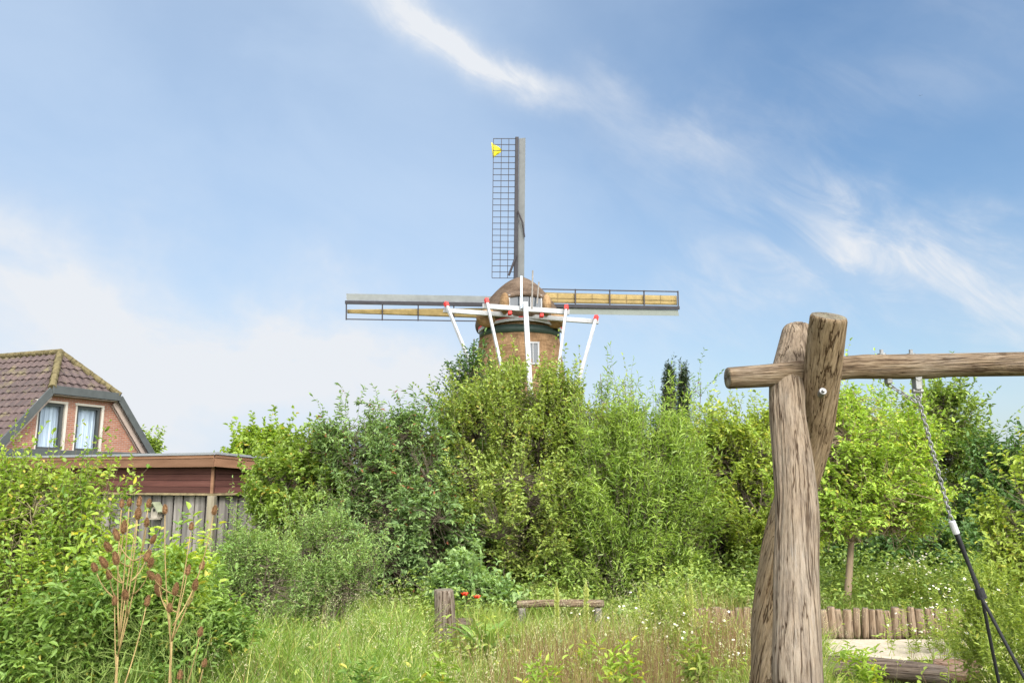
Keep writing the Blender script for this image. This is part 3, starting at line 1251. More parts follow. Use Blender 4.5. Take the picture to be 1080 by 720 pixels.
def house():
    Y1 = 26.0
    p0 = at(50, 410, Y1)
    u = 2.585
    ang = R(69)
    root = empty('house', (p0.x, p0.y, 0), ang)   # local x runs along the gable, local y into the house
    tag(root, 'brick house with brown tiled half-hipped roof and two curtained gable windows', 'house')
    zh = p0.z                     # height of the hip's foot
    za = zh + 1.42                # ridge
    sl_ = math.tan(R(49))
    ex0 = -(zh - 2.3) / sl_
    ex1 = u + (zh - 2.3) / sl_
    Ln = 11.0
    # walls: gable with the slopes, sides and back
    out = [(ex0 + .2, 0), (ex1 - .2, 0), (ex1 - .2, 2.35), (u + .02, zh - .12), (-.02, zh - .12), (ex0 + .2, 2.35)]
    holes = [(-.24, .70), (1.18, 2.16)]
    zw0, zw1 = 2.82, 4.36
    b = MB()
    # gable built in pieces around the two window openings
    def piece(x0, x1, z0, zt0, zt1):
        b.prism([(x0, z0), (x1, z0), (x1, zt1), (x0, zt0)], 0, .2)

    def top(x):
        if x < 0:
            return zh - .12 + x * sl_
        if x > u:
            return zh - .12 - (x - u) * sl_
        return zh - .12
    piece(ex0 + .3, holes[0][0], 0, top(ex0 + .3), top(holes[0][0]))
    b.prism([(holes[0][0], 0), (holes[0][1], 0), (holes[0][1], zw0), (holes[0][0], zw0)], 0, .2)
    b.prism([(holes[0][0], zw1), (holes[0][1], zw1), (holes[0][1], top(0)), (0, top(0)), (holes[0][0], top(holes[0][0]))], 0, .2)
    piece(holes[0][1], holes[1][0], 0, top(1), top(1))
    b.prism([(holes[1][0], 0), (holes[1][1], 0), (holes[1][1], zw0), (holes[1][0], zw0)], 0, .2)
    b.prism([(holes[1][0], zw1), (holes[1][1], zw1), (holes[1][1], top(1)), (holes[1][0], top(1))], 0, .2)
    b.prism([(holes[1][1], 0), (ex1 - .3, 0), (ex1 - .3, top(ex1 - .3)), (u, top(u)), (holes[1][1], top(u))], 0, .2)
    b.box((ex0 + .4, Ln / 2, 1.2), (.2, Ln - .45, 2.3)).box((ex1 - .4, Ln / 2, 1.2), (.2, Ln - .45, 2.3))
    b.prism(out, Ln - .2, Ln)
    b.build('brick_wall', BRICK, root)
    # room behind the windows
    for (x0, x1) in holes:
        fr = MB()
        w = .075
        fr.box(((x0 + x1) / 2, .02, zw1 + .02), (x1 - x0 + .18, .14, .08))
        fr.box((x1 + .045, .02, (zw0 + zw1) / 2), (.09, .14, zw1 - zw0))
        fr.box((x0 - .02, .03, (zw0 + zw1) / 2), (.05, .10, zw1 - zw0))
        f = fr.build('window', CREAM, root, False, .006)
        d = MB()
        d.box((x0 + .06, .08, (zw0 + zw1) / 2), (.11, .08, zw1 - zw0 - .04)).box((x1 - .05, .08, (zw0 + zw1) / 2), (.09, .08, zw1 - zw0 - .04))
        d.box(((x0 + x1) / 2, .08, zw1 - .06), (x1 - x0 - .2, .08, .1)).box(((x0 + x1) / 2, .08, zw0 + .05), (x1 - x0 - .2, .08, .1))
        d.build('sash', DARKFR, f)
        MB().add([(x0 + .1, .09, zw0 + .1), (x1 - .09, .09, zw0 + .1), (x1 - .09, .09, zw1 - .11), (x0 + .1, .09, zw1 - .11)], [(0, 1, 2, 3)]).build('pane', CLEAR, f)
        n = 60
        V, F = [], []
        for i in range(n):
            x = x0 + .02 + (x1 - x0 - .04) * i / (n - 1)
            y = .24 + .03 * math.sin(i * 1.15) + .015 * math.sin(i * 2.9)
            V += [(x, y, zw0 - .05), (x, y, zw1 + .05)]
        for i in range(n - 1):
            F.append((2 * i, 2 * i + 2, 2 * i + 3, 2 * i + 1))
        MB().add(V, F).build('curtain', CURTAIN, f, True)
    # roof planes as courses of wavy tiles
    ya = 1.17
    A = Vector((u / 2, ya, za))

    def courses(P, U, Dn, nrow, row, x0f, x1f, wave=.30):
        """P origin at the top, U along the course, Dn down the slope; x0f, x1f give the ends of each course"""
        Nn = U.cross(Dn)
        if Nn.z < 0:
            Nn = -Nn
        V, F = [], []
        base = 0
        for r in range(nrow):
            for xa, da in ((0, 0),):
                s0, s1 = r * row, (r + 1) * row + .05
                a0, a1 = x0f(min(s0, nrow * row)), x1f(min(s0, nrow * row))
                c0, c1 = x0f((r + 1) * row), x1f((r + 1) * row)
                n = max(2, int((c1 - c0) / .05))
                for i in range(n + 1):
                    x = c0 + (c1 - c0) * i / n
                    ph = 2 * math.pi * x / wave
                    h = .026 * math.sin(ph) + .012 * math.sin(2 * ph)
                    xt = min(max(x, a0), a1)
                    j = .006 * math.sin(x * 37 + r * 5)
                    V += [P + U * xt + Dn * s0 + Nn * (.015 + h), P + U * x + Dn * s1 + Nn * (.060 + h + j), P + U * x + Dn * s1 + Nn * (.028 + h + j)]
                for i in range(n):
                    q = base + i * 3
                    F += [(q, q + 3, q + 4, q + 1), (q + 1, q + 4, q + 5, q + 2)]
                base += (n + 1) * 3
        return [tuple(v) for v in V], F
    roof = MB()
    row = .33
    # left slope: from ridge down to the eaves
    Dl = Vector((-1, 0, -sl_)).normalized()
    lenL = (A - Vector((0, 0, zh))).z / -Dl.z
    tot = (za - 2.2) / -Dl.z
    nrow = int(tot / row) + 1
    P = Vector((u / 2, 0, za))

    def gab(s):
        return ya * (1 - s / lenL) - .0 if s < lenL else -.28
    V, F = courses(P, Vector((0, 1, 0)), Dl, nrow, row, lambda s: gab(s), lambda s: Ln + .2)
    roof.add(V, F)
    Dr = Vector((1, 0, -sl_)).normalized()
    V, F = courses(P, Vector((0, 1, 0)), Dr, nrow, row, lambda s: gab(s), lambda s: Ln + .2)
    roof.add(V, F)
    Dh = Vector((0, -ya - .24, -(za - zh) - .02)).normalized()
    lh = Vector((0, -ya - .24, -(za - zh) - .02)).length
    V, F = courses(A, Vector((1, 0, 0)), Dh, 5, lh / 5, lambda s: -(u / 2 + .06) * s / lh, lambda s: (u / 2 + .06) * s / lh)
    roof.add(V, F)
    # boards under the tiles
    e = .02
    for sgn, xe in ((-1, ex0), (1, ex1)):
        hx = 0 if sgn < 0 else u
        V = [(u / 2, ya, za - e), (u / 2, Ln + .2, za - e), (xe - sgn * 0, Ln + .2, zh - abs(xe - hx) * sl_ - e), (xe, -.25, zh - abs(xe - hx) * sl_ - e), (hx, -.25, zh - e)]
        roof.add(V, [(0, 1, 2, 3, 4)])
    roof.add([tuple(A - Vector((0, 0, e))), (0, -.25, zh - e), (u, -.25, zh - e)], [(0, 1, 2)])
    ro = roof.build('roof', TILE, root)
    # half-round ridge and hip tiles
    rd = MB()

    def ridge(a, b_, step=.36):
        n = max(1, int((b_ - a).length / step))
        for i in range(n):
            p = a.lerp(b_, i / n)
            q = a.lerp(b_, (i + 1.12) / n)
            up_ = Vector((0, 0, .03))
            rd.tube([p + up_ * 1.9, q + up_], [.095, .13], 10)
    ridge(A + Vector((0, Ln - ya, 0)), A)
    ridge(A, Vector((-.03, -.25, zh + .02)))
    ridge(A, Vector((u + .03, -.25, zh + .02)))
    rd.build('ridge_tile', RIDGE, ro, False, .01)
    # barge boards and hip fascia
    bb = MB()
    bb.beam((-.06, -.32, zh - .03), (u + .06, -.32, zh - .03), .06, .27)
    for sgn, xe, hx in ((-1, ex0 - .1, -.06), (1, ex1 + .1, u + .06)):
        a = Vector((hx, -.30, zh - .06))
        b_ = Vector((xe, -.30, zh - .06 - abs(xe - hx) * sl_))
        bb.beam(a, b_, .05, .25)
    bb.build('barge_board', GREYFASCIA, root, False, .008)
    so = MB()
    so.beam((0, -.14, zh - .19), (u, -.14, zh - .19), .27, .02)
    for sgn, xe, hx in ((-1, ex0 - .1, -.02), (1, ex1 + .1, u + .02)):
        a = Vector((hx, -.14, zh - .21))
        b_ = Vector((xe, -.14, zh - .21 - abs(xe - hx) * sl_))
        so.beam(a, b_, .27, .03, (0, 1, 0))
        so.beam(a + Vector((0, .10, -.10)), b_ + Vector((0, .10, -.10)), .05, .16)
    so.build('soffit', SOFFIT, root)
    # flat-roofed bay along the foot of the gable
    x0, x1 = ex0 + .5, ex1 + 1.0
    ex = MB().box(((x0 + x1) / 2, -.62, 1.24), (x1 - x0 - .2, 1.20, 2.48))
    exo = ex.build('bay', BRICK, root)
    MB().box(((x0 + x1) / 2, -.64, 2.69), (x1 - x0, 1.24, .20)).build('bay_fascia', GREYFASCIA, exo, False, .01)
    MB().box(((x0 + x1) / 2 - .4, -.63, 2.535), (x1 - x0 - 1.2, 1.28, .10)).build('bay_board', WHITE, exo)
    return root


house()

# ------------------------------------------------------------------ shed


def shed():
    c = at(226, 478, 15.0)
    root = empty('shed', (c.x, c.y, 0), 0)
    tag(root, 'flat-roofed wooden shed with brown fascia and grey vertical boards below', 'shed')
    Ld = Vector((-.90, .436, 0)).normalized()
    Rd = Vector((.436, .90, 0)).normalized()
    LL, RL = 6.5, 3.6
    zt, zf, zs = c.z, c.z - .25, 1.64

    def wallbox(b, along, s0, s1, z0, z1, out, th=.03, fall=0):
        """a board on the face that runs 'along' from the corner; out = distance in front of the face"""
        nrm = Ld if along is Rd else Rd
        a = along * s0 - nrm * out
        e = along * s1 - nrm * out
        zc = (z0 + z1) / 2
        b.beam((a.x, a.y, zc - fall * s0), (e.x, e.y, zc - fall * s1), th, z1 - z0)
    # roof slab, overhanging
    o = .17
    cs = [-Ld * o - Rd * o, Ld * LL - Rd * o, Ld * LL + Rd * RL, -Ld * o + Rd * RL]
    V = [(p.x, p.y, zt - .01 - max(0, p.dot(Rd)) * .045) for p in cs] + [(p.x, p.y, zt - .12 - max(0, p.dot(Rd)) * .045) for p in cs]
    MB().add(V, [(0, 1, 2, 3), (7, 6, 5, 4), (0, 4, 5, 1), (1, 5, 6, 2), (2, 6, 7, 3), (3, 7, 4, 0)]).build('roof', EDGE, root)
    # fascia of two boards per face
    f = MB()
    for z0, z1, oo in ((zf, zf + .155, o + .022), (zf + .159, zt - .035, o + .034)):
        wallbox(f, Ld, -o - .03, LL, z0, z1, oo)
        wallbox(f, Rd, -o - .005, RL, z0, z1, oo, .03, .045)
    f.build('fascia', BROWNFASCIA, root, False, .004)
    ed = MB()
    wallbox(ed, Ld, -o - .05, LL, zt - .03, zt + .012, o + .045, .05)
    wallbox(ed, Rd, -o - .02, RL, zt - .03, zt + .012, o + .045, .05, .045)
    ed.build('roof_edge', EDGE, root)
    # red brown cladding boards
    s = MB()
    n = 4
    h = (zf - .01 - zs) / n
    for i in range(n):
        z0 = zs + i * h
        wallbox(s, Ld, .0, LL, z0 + .006, z0 + h, .02)
        wallbox(s, Rd, .035, RL, z0 + .006, z0 + h - .0, .02)
    s.build('siding', REDSIDING, root, False, .004)
    t = MB()
    p = -Ld * .036 - Rd * .036
    t.box((p.x, p.y, (zs + zf) / 2), (.05, .05, zf - zs))
    t.build('corner_trim', BROWNFASCIA, root)
    r = MB()
    wallbox(r, Ld, -.06, LL, zs - .035, zs + .004, .03, .07)
    wallbox(r, Rd, -.04, RL, zs - .035, zs + .004, .03, .07)
    r.build('rail', plain('mossy_rail', (.23, .18, .10), .9, .4, 8), root)
    # vertical grey boards of uneven width, tops a little ragged
    rg = random.Random(3)
    bd = MB()
    for along, tot in ((Ld, LL), (Rd, RL)):
        s0 = .10
        k = 0
        while s0 < tot:
            w = rg.uniform(.10, .17)
            wallbox(bd, along, s0, s0 + w - rg.choice([.006, .012, .02]), 0, zs - .04 - rg.uniform(0, .012), -.055 if k % 2 else -.085, .022)
            s0 += w
            k += 1
    bd.build('vertical_board', GREYBOARD, root)
    inner = MB()
    for along, tot in ((Ld, LL), (Rd, RL)):
        wallbox(inner, along, .18, tot - .05, .02, zt - .14, -.14, .04)
    inner.build('lining', plain('dark_lining', (.05, .045, .04), .9), root)
    ps = MB()
    p = -Ld * .02 - Rd * .02
    ps.box((p.x + .01, p.y + .0, (zs - .04) / 2), (.13, .13, zs - .04))
    ps.build('corner_post', boardmat('pale_post_wood', (.21, .18, .13), (.30, .265, .19), (.36, .33, .25)), root, False, .008)
    # bird house hanging on the boards
    q = at(167, 538, 15.6)
    tq = (q - Vector((c.x, c.y, 0))).dot(Ld)
    pos = Vector((c.x, c.y, 0)) + Ld * tq - Rd * .02
    b = empty('bird_house', (pos.x, pos.y, q.z - .14), math.atan2(-Ld.y, -Ld.x))
    tag(b, 'small pitched-roof bird house hanging on the grey board wall of the shed', 'bird house')
    MB().prism([(-.09, .0), (.09, .0), (.09, .16), (0, .27), (-.09, .16)], -.06, .055).build('box', plain('bird_house_wood', (.30, .27, .22), .8, .3), b)
    rf = MB()
    rf.beam((-.17, -.01, .125), (.005, -.01, .305), .22, .02, (0, 1, 0))
    rf.beam((.17, -.01, .125), (-.005, -.01, .305), .22, .02, (0, 1, 0))
    rf2 = MB()
    for sg in (-1, 1):
        rf2.add([(0, -.12, .30), (0, .06, .30), (sg * .17, .06, .12), (sg * .17, -.12, .12), (0, -.12, .28), (0, .06, .28), (sg * .16, .06, .105), (sg * .16, -.12, .105)],
                [(0, 1, 2, 3), (7, 6, 5, 4), (0, 3, 7, 4), (1, 5, 6, 2), (2, 6, 7, 3), (0, 4, 5, 1)])
    rf2.build('roof', plain('bird_house_roof', (.24, .26, .17), .9, .3), b)
    MB().tube([(0, -.075, .15), (0, -.058, .15)], .026, 10).build('entrance', plain('hole_dark', (.02, .02, .02)), b)
    MB().box((0, -.08, -.012), (.24, .15, .02)).build('tray', plain('bird_tray', (.28, .25, .2)), b)


shed()

# ------------------------------------------------------------------ swing


def log(name, pts, rads, m, parent=None, seed=0, sides=56, rings=150, lump=.05, cap=True, cuts=None):
    """a round timber along a curved axis; grain runs along local z of the object"""
    rg = np.random.default_rng(seed)
    P = np.array([tuple(p) for p in pts], float)
    o0 = P[0].copy()
    P = P - o0
    t = np.linspace(0, 1, rings)
    tk = np.linspace(0, 1, len(P))
    # smooth interpolation through the points
    def interp(vals):
        vals = np.asarray(vals, float)
        if len(vals) < 4:
            c = np.polyfit(tk, vals, len(vals) - 1)
            return np.polyval(c, t)
        out = np.interp(t, tk, vals)
        k = np.hanning(31)
        k /= k.sum()
        pad = np.concatenate([2 * out[0] - out[15:0:-1], out, 2 * out[-1] - out[-2:-17:-1]])
        return np.convolve(pad, k, 'valid')
    C = np.stack([interp(P[:, i]) for i in range(3)], 1)
    Rr = interp(rads)
    ax = unit(P[-1] - P[0])
    q = Vector(ax).to_track_quat('Z', 'Y')
    inv = np.array(q.inverted().to_matrix())
    C = C @ inv.T
    a = np.arange(sides) * 2 * np.pi / sides
    A, T = np.meshgrid(a, t)
    Ln = np.linalg.norm(P[-1] - P[0])
    disp = np.zeros_like(A)
    for i in range(9):
        f = rg.integers(1, 4)
        disp += np.sin(f * A + rg.uniform(0, 6.3) + T * Ln * rg.uniform(-2.2, 2.2)) * lump * .32 / f
    for i in range(26):   # lengthwise grooves
        c0 = rg.uniform(0, 6.3)
        d = (A - c0 - .25 * np.sin(T * Ln * rg.uniform(1, 3) + rg.uniform(0, 6)) + np.pi) % (2 * np.pi) - np.pi
        m0, m1 = rg.uniform(0, 1), rg.uniform(.08, .35)
        disp -= np.exp(-(d / rg.uniform(.025, .06)) ** 2) * np.exp(-((T - m0) / m1) ** 2) * rg.uniform(.03, .10)
    for i in range(4):    # knots
        d = (A - rg.uniform(0, 6.3) + np.pi) % (2 * np.pi) - np.pi
        disp += np.exp(-(d / .35) ** 2 - ((T - rg.uniform(.1, .9)) * Ln / .10) ** 2) * rg.uniform(.03, .09)
    rad = Rr[:, None] * (1 + disp)
    V = np.stack([C[:, 0:1] + rad * np.cos(A), C[:, 1:2] + rad * np.sin(A), np.repeat(C[:, 2:3], sides, 1)], -1)
    # worn rims at both ends
    for e, s in ((0, 1), (rings - 1, -1)):
        for k_, f in ((0, .93), (1, .975)):
            i = e + s * k_
            cc = np.array([C[i, 0], C[i, 1], 0])
            V[i, :, :2] = cc[:2] + (V[i, :, :2] - cc[:2]) * f
    i = np.arange(rings * sides).reshape(rings, sides)
    q4 = np.stack([i[:-1], np.roll(i[:-1], -1, 1), np.roll(i[1:], -1, 1), i[1:]], -1).reshape(-1, 4)
    VV = [V.reshape(-1, 3)]
    tris = []
    n = rings * sides
    for e in (0, rings - 1):
        last = i[e]
        cc = np.array([C[e, 0], C[e, 1], C[e, 2]])
        for f in (.66, .33):
            ring = cc + (V[e] - cc) * f
            ring[:, 2] += rg.normal(size=sides) * .003
            VV.append(ring)
            idx = np.arange(n, n + sides)
            qq = np.stack([last, np.roll(last, -1), np.roll(idx, -1), idx], -1)
            if e == 0:
                qq = qq[:, ::-1]
            q4 = np.concatenate([q4, qq])
            last = idx
            n += sides
        VV.append(cc[None])
        tt = np.stack([last, np.roll(last, -1), np.full(sides, n)], -1)
        if e == 0:
            tt = tt[:, ::-1]
        tris.append(tt)
        n += 1
    o = npmesh(name, np.concatenate(VV), q4, np.concatenate(tris), m, parent, True)
    o.data.materials.append(ENDG)
    # end caps take the end grain
    np_ = len(o.data.polygons)
    mi = np.zeros(np_, np.int32)
    nb = (rings - 1) * sides
    mi[nb:] = 1
    o.data.polygons.foreach_set('material_index', mi)
    o.rotation_mode = 'QUATERNION'
    o.rotation_quaternion = q
    o.location = Vector(o0)
    return o


BY = 4.6


def swing():
    f = empty('swing_stand', (at(832, 600, BY).x, BY, 0))
    tag(f, 'weathered log frame of two crossed posts carrying a long round beam', 'swing frame')

    def P(px, py, Y):
        return at(px, py, Y) - Vector(f.location)

    def down(px, py, Y, z):
        p = at(px, py, Y)
        return Vector((p.x, p.y, z)) - Vector(f.location)
    # front-footed post: its top leans away behind the beam
    a = [Vector((P(842, 720, 3.98).x, 3.74 - BY, -.15)), P(840, 720, 3.98), P(840.5, 660, 4.08), P(840, 600, 4.18), P(842, 540, 4.28), P(836.5, 480, 4.40), P(831, 438, 4.49), P(830, 400, 4.58), P(841, 346, 4.78)]
    log('post', a, [.120, .116, .111, .108, .109, .104, .097, .096, .083], LOG, f, 4, 180, 260, .05)
    # back-footed post: its top comes forward over the beam
    b = [Vector((P(808, 720, 5.2).x - .06, 5.62 - BY, -.15)), P(814, 720, 5.20), P(816, 640, 5.08), P(826, 570, 4.95), P(842, 510, 4.84), P(858, 460, 4.70), P(867, 395, 4.48), P(874.5, 333, 4.30)]
    log('post', b, [.125, .122, .120, .116, .110, .106, .102, .098], LOG_WARM, f, 9, 180, 260, .05)
    bm_ = [P(767, 398.5, 4.52), P(810, 396, 4.54), P(850, 392, 4.56), P(900, 387, 4.58), P(950, 386.5, 4.6), P(1000, 385, 4.62), P(1080, 384, 4.65), P(1180, 383, 4.7), P(1420, 384, 4.82)]
    log('beam', bm_, [.060, .064, .068, .066, .072, .068, .070, .070, .070], LOG_BEAM, f, 13, 120, 420, .07)
    # bolt with washer on the leaning post
    bp = P(867.5, 413, 4.42)
    w = MB()
    nrm = Vector((-.05, -.93, .25)).normalized()
    w.tube([bp - nrm * .045, bp + nrm * .012], .020, 16)
    w.tube([bp + nrm * .012, bp + nrm * .028], .011, 6)
    w.build('bolt', STEEL, f, False, .003)
    for px in (930, 961):
        p = P(px, 375, 4.6)
        MB().tube([p + Vector((0, 0, -.05)), p + Vector((0, 0, .035))], .011, 8).tube([p + Vector((0, 0, .0)), p + Vector((0, 0, .012))], .024, 10).build('bolt', STEEL, f)
    # the swing itself
    s = empty('swing', (at(1060, 600, BY).x + .5, BY, 0))
    tag(s, 'nest swing on a steel chain and black ropes hanging below the log beam', 'swing')
    so = Vector(s.location)

    def chain(b, a, e, pitch=.026):
        d = (e - a)
        n = max(2, int(d.length / pitch))
        z = d.normalized()
        x = z.orthogonal().normalized()
        y = z.cross(x)
        for i in range(n):
            c = a.lerp(e, (i + .5) / n)
            u, v = (x, y) if i % 2 else (y, x)
            M = [[z[k], u[k], v[k]] for k in range(3)]
            b.torus(c, .0105, .0034, M, 12, 6, 1.75)

    def rope(a, e, r=.010, sag=.0):
        pts = [a.lerp(e, t) + Vector((0, 0, -sag * math.sin(math.pi * t))) for t in np.linspace(0, 1, 10)]
        MB().tube(pts, r, 8).build('rope', ROPE, s, True)
    ringc = Vector((at(1060, 720, BY).x + .62, BY + .05, .50))
    rr = .52
    for side in (0, 1):
        if side == 0:
            top = at(967, 404, BY)
            knot = at(1003.5, 549, BY)
        else:
            t0, k0 = at(967, 404, BY), at(1003.5, 549, BY)
            top = Vector((2 * ringc.x - t0.x, t0.y + .1, t0.z))
            knot = Vector((2 * ringc.x - k0.x, k0.y + .1, k0.z))
        h = MB()
        hp = top - so
        h.box(hp + Vector((0, 0, .0)), (.035, .05, .075)).tube([hp + Vector((-.03, 0, -.045)), hp + Vector((.03, 0, -.045))], .014, 10)
        h.tube([hp + Vector((0, -.028, .03)), hp + Vector((0, .028, .03))], .02, 12)
        h.torus(hp + Vector((0, 0, -.07)), .02, .006, [[1, 0, 0], [0, 0, 1], [0, 1, 0]], 16, 8)
        h.build('hanger', STEEL, s, False, .004)
        c = MB()
        chain(c, hp + Vector((0, 0, -.08)), knot - so)
        if side == 0:
            p2 = at(937, 402, BY) - so
            chain(c, p2 + Vector((0, 0, -.02)), at(967, 424, BY) - so + Vector((-.01, -.01, 0)))
            MB().box(p2 + Vector((0, 0, .015)), (.03, .045, .06)).build('hanger', STEEL, s, False, .004)
        c.build('chain', STEEL, s, True)
        d = (ringc - knot).normalized()
        kd = Vector((.30 if side == 0 else -.30, 0, -.95)).normalized()
        k1 = knot + kd * .075
        MB().tube([knot - so, k1 - so], .019, 12).build('ferrule', FERRULE, s, False, .004)
        k2 = k1 + kd * .34
        sg = -1 if side == 0 else 1
        for dy in (-1, 1):
            rp = ringc + Vector((sg * rr * .86, dy * rr * .5, 0))
            rope(k1 - so + Vector((0, dy * .011, 0)), k2 - so + Vector((dy * .010, dy * .011, 0)), .011)
            rope(k2 - so + Vector((dy * .010, dy * .011, 0)), rp - so, .0095, .015)
        MB().tube([k2 - so - kd * .03 + Vector((0, 0, 0)), k2 - so + kd * .02], .026, 12).build('rope_sleeve', ROPE, s)
    MB().torus(ringc - so, rr, .045, None, 48, 12).build('seat_ring', ROPE, s, True)
    nt_ = MB()
    for i in range(-4, 5):
        x = i / 5 * rr
        w = math.sqrt(rr * rr - x * x)
        for ax_ in (0, 1):
            pts = []
            for t in np.linspace(-1, 1, 9):
                zz = -.10 * (1 - t * t) * (1 - (x / rr) ** 2)
                pts.append((ringc - so) + (Vector((x, t * w, zz)) if ax_ else Vector((t * w, x, zz))))
            nt_.tube(pts, .009, 6)
    nt_.build('seat_net', ROPE, s, True)


swing()

# ------------------------------------------------------------------ timber in the meadow


def timber():
    # standing post
    p = at(469, 672, 9.7)
    r = empty('wooden_post', (p.x, p.y, 0))
    tag(r, 'short grey weathered post standing in the grass beside red poppies', 'post')
    log('trunk', [(0, 0, -.1), (.01, 0, .25), (.0, 0, .50), (-.015, 0, .64)], [.125, .12, .122, .115], logmat('post_log', (.19, .15, .115), (.08, .06, .045), (.26, .22, .18), (.23, .21, .19)), r, 21, 40, 50, .09)
    q = at(489, 655, 9.9)
    r = empty('log_piece', (q.x - .12, q.y, 0))
    tag(r, 'short dark log lying behind the grey post', 'log')
    log('stump', [(-.16, .05, .17), (0, 0, .19), (.22, -.03, .21)], [.085, .09, .085], LOG_DARK, r, 22, 30, 24, .1)
    # benches
    def bench(px0, px1, py, Y, label, th=.09):
        a, b = at(px0, py, Y), at(px1, py, Y)
        r = empty('log_bench', ((a.x + b.x) / 2, Y, ground_z(np.array(a.x), np.array(Y)).item()))
        tag(r, label, 'bench')
        o = Vector(r.location)
        log('seat', [a - o, (a + b) / 2 - o + Vector((0, 0, .015)), b - o + Vector((0, 0, .01))], [th * .58, th * .55, th * .58], LOG_BEAM, r, int(px0), 30, 40, .08)
        for t in (.06, .93):
            c = a.lerp(b, t) - o
            log('leg', [(c.x, c.y, -.1), (c.x, c.y, c.z - th * .5)], [.052, .052], logmat('leg_log_%d_%d' % (px0, t * 10), (.17, .15, .13), (.09, .075, .06), (.24, .22, .20), (.20, .19, .18)), r, int(px0) + 2, 24, 14, .08)
    bench(545, 637, 637, 10.8, 'low log bench in long grass in front of the willow', .085)
    bench(771, 806, 629, 12.2, 'low dark log bench half hidden behind the crossed swing posts', .09)
    # palisade
    r = empty('palisade', (at(880, 672, 10.27).x, 10.27, 0))
    tag(r, 'low palisade of upright round stakes edging the sandy path', 'palisade')
    o = Vector(r.location)
    rg = random.Random(5)
    x = at(722, 660, 10.27).x
    x1 = at(1062, 660, 10.27).x
    protos = []
    for i in range(5):
        l = log('stake', [(0, 0, -.05), (.003, 0, .15), (0, 0, .31)], [.050, .048, .044], PALE_POST, r, 60 + i, 16, 12, .12)
        protos.append(l)
    i = 0
    while x < x1:
        if i < 5:
            c = protos[i]
        else:
            c = rg.choice(protos).copy()
            COL.objects.link(c)
            c.parent = r
        c.location = (x - o.x, .02 * math.sin(x * 2) + rg.uniform(-.008, .008), rg.uniform(-.03, .0))
        c.rotation_mode = 'XYZ'
        c.rotation_euler = (rg.uniform(-.04, .04), rg.uniform(-.05, .05), rg.uniform(0, 6))
        c.scale = (rg.uniform(.85, 1.12),) * 2 + (rg.uniform(.92, 1.05),)
        x += rg.uniform(.088, .104)
        i += 1
    # dark border logs in front of the path
    a, b = at(850, 705, 8.2), at(1000, 712, 7.85)
    r = empty('border_log', (a.x, a.y, 0))
    tag(r, 'dark weathered log lying in the grass along the sandy path', 'log')
    log('trunk', [(0, 0, .11), (b.x - a.x) * .5 * Vector((1, 0, 0)) + Vector((0, (b.y - a.y) * .4, .12)), (b.x - a.x, b.y - a.y, .10)], [.10, .105, .095], LOG_DARK, r, 31, 36, 80, .10)
    a, b = at(985, 708, 8.1), at(1130, 716, 7.6)
    r = empty('border_log', (a.x, a.y, 0))
    tag(r, 'reddish brown log lying below the hanging swing ropes', 'log')
    log('trunk', [(0, 0, .10), ((b.x - a.x) * .5, (b.y - a.y) * .5, .11), (b.x - a.x, b.y - a.y, .10)], [.11, .12, .11], logmat('red_log', (.20, .12, .08), (.08, .05, .035), (.30, .20, .14), (.22, .19, .16)), r, 33, 36, 60, .10)
    # small stump on the raised bed
    p = at(990, 640, 11.3)
    r = empty('stump', (p.x, p.y, RAISE))
    tag(r, 'small dark stump among white flowers behind the palisade', 'stump')
    log('trunk', [(0, 0, -.08), (0, 0, .1), (.01, 0, .22)], [.14, .13, .12], LOG_DARK, r, 35, 26, 20, .1)


timber()

# ------------------------------------------------------------------ trees and shrubs


def crown_lobes(Y, spec, x0):
    """lobes given as (px, py, rx_px, rz_px, depth offset) in metres around x0"""
    k = Y / FPX
    out = []
    for px, py, rx, rz, dy in spec:
        p = at(px, py, Y)
        out.append((p.x - x0, dy, p.z, rx * k, rx * k * .85, rz * k))
    return out


def woody(name, px, Y, spec, label, cat, seed, **kw):
    group = kw.pop('group', None)
    x0 = at(px, 600, Y).x
    gz = ground_z(np.array(x0), np.array(Y)).item()
    lob = [(a, b, c - gz, d, e, f) for a, b, c, d, e, f in crown_lobes(Y, spec, x0)]
    r = plant(name, (x0, Y, gz), seed, lob, **kw)
    tag(r, label, cat, group)
    return r


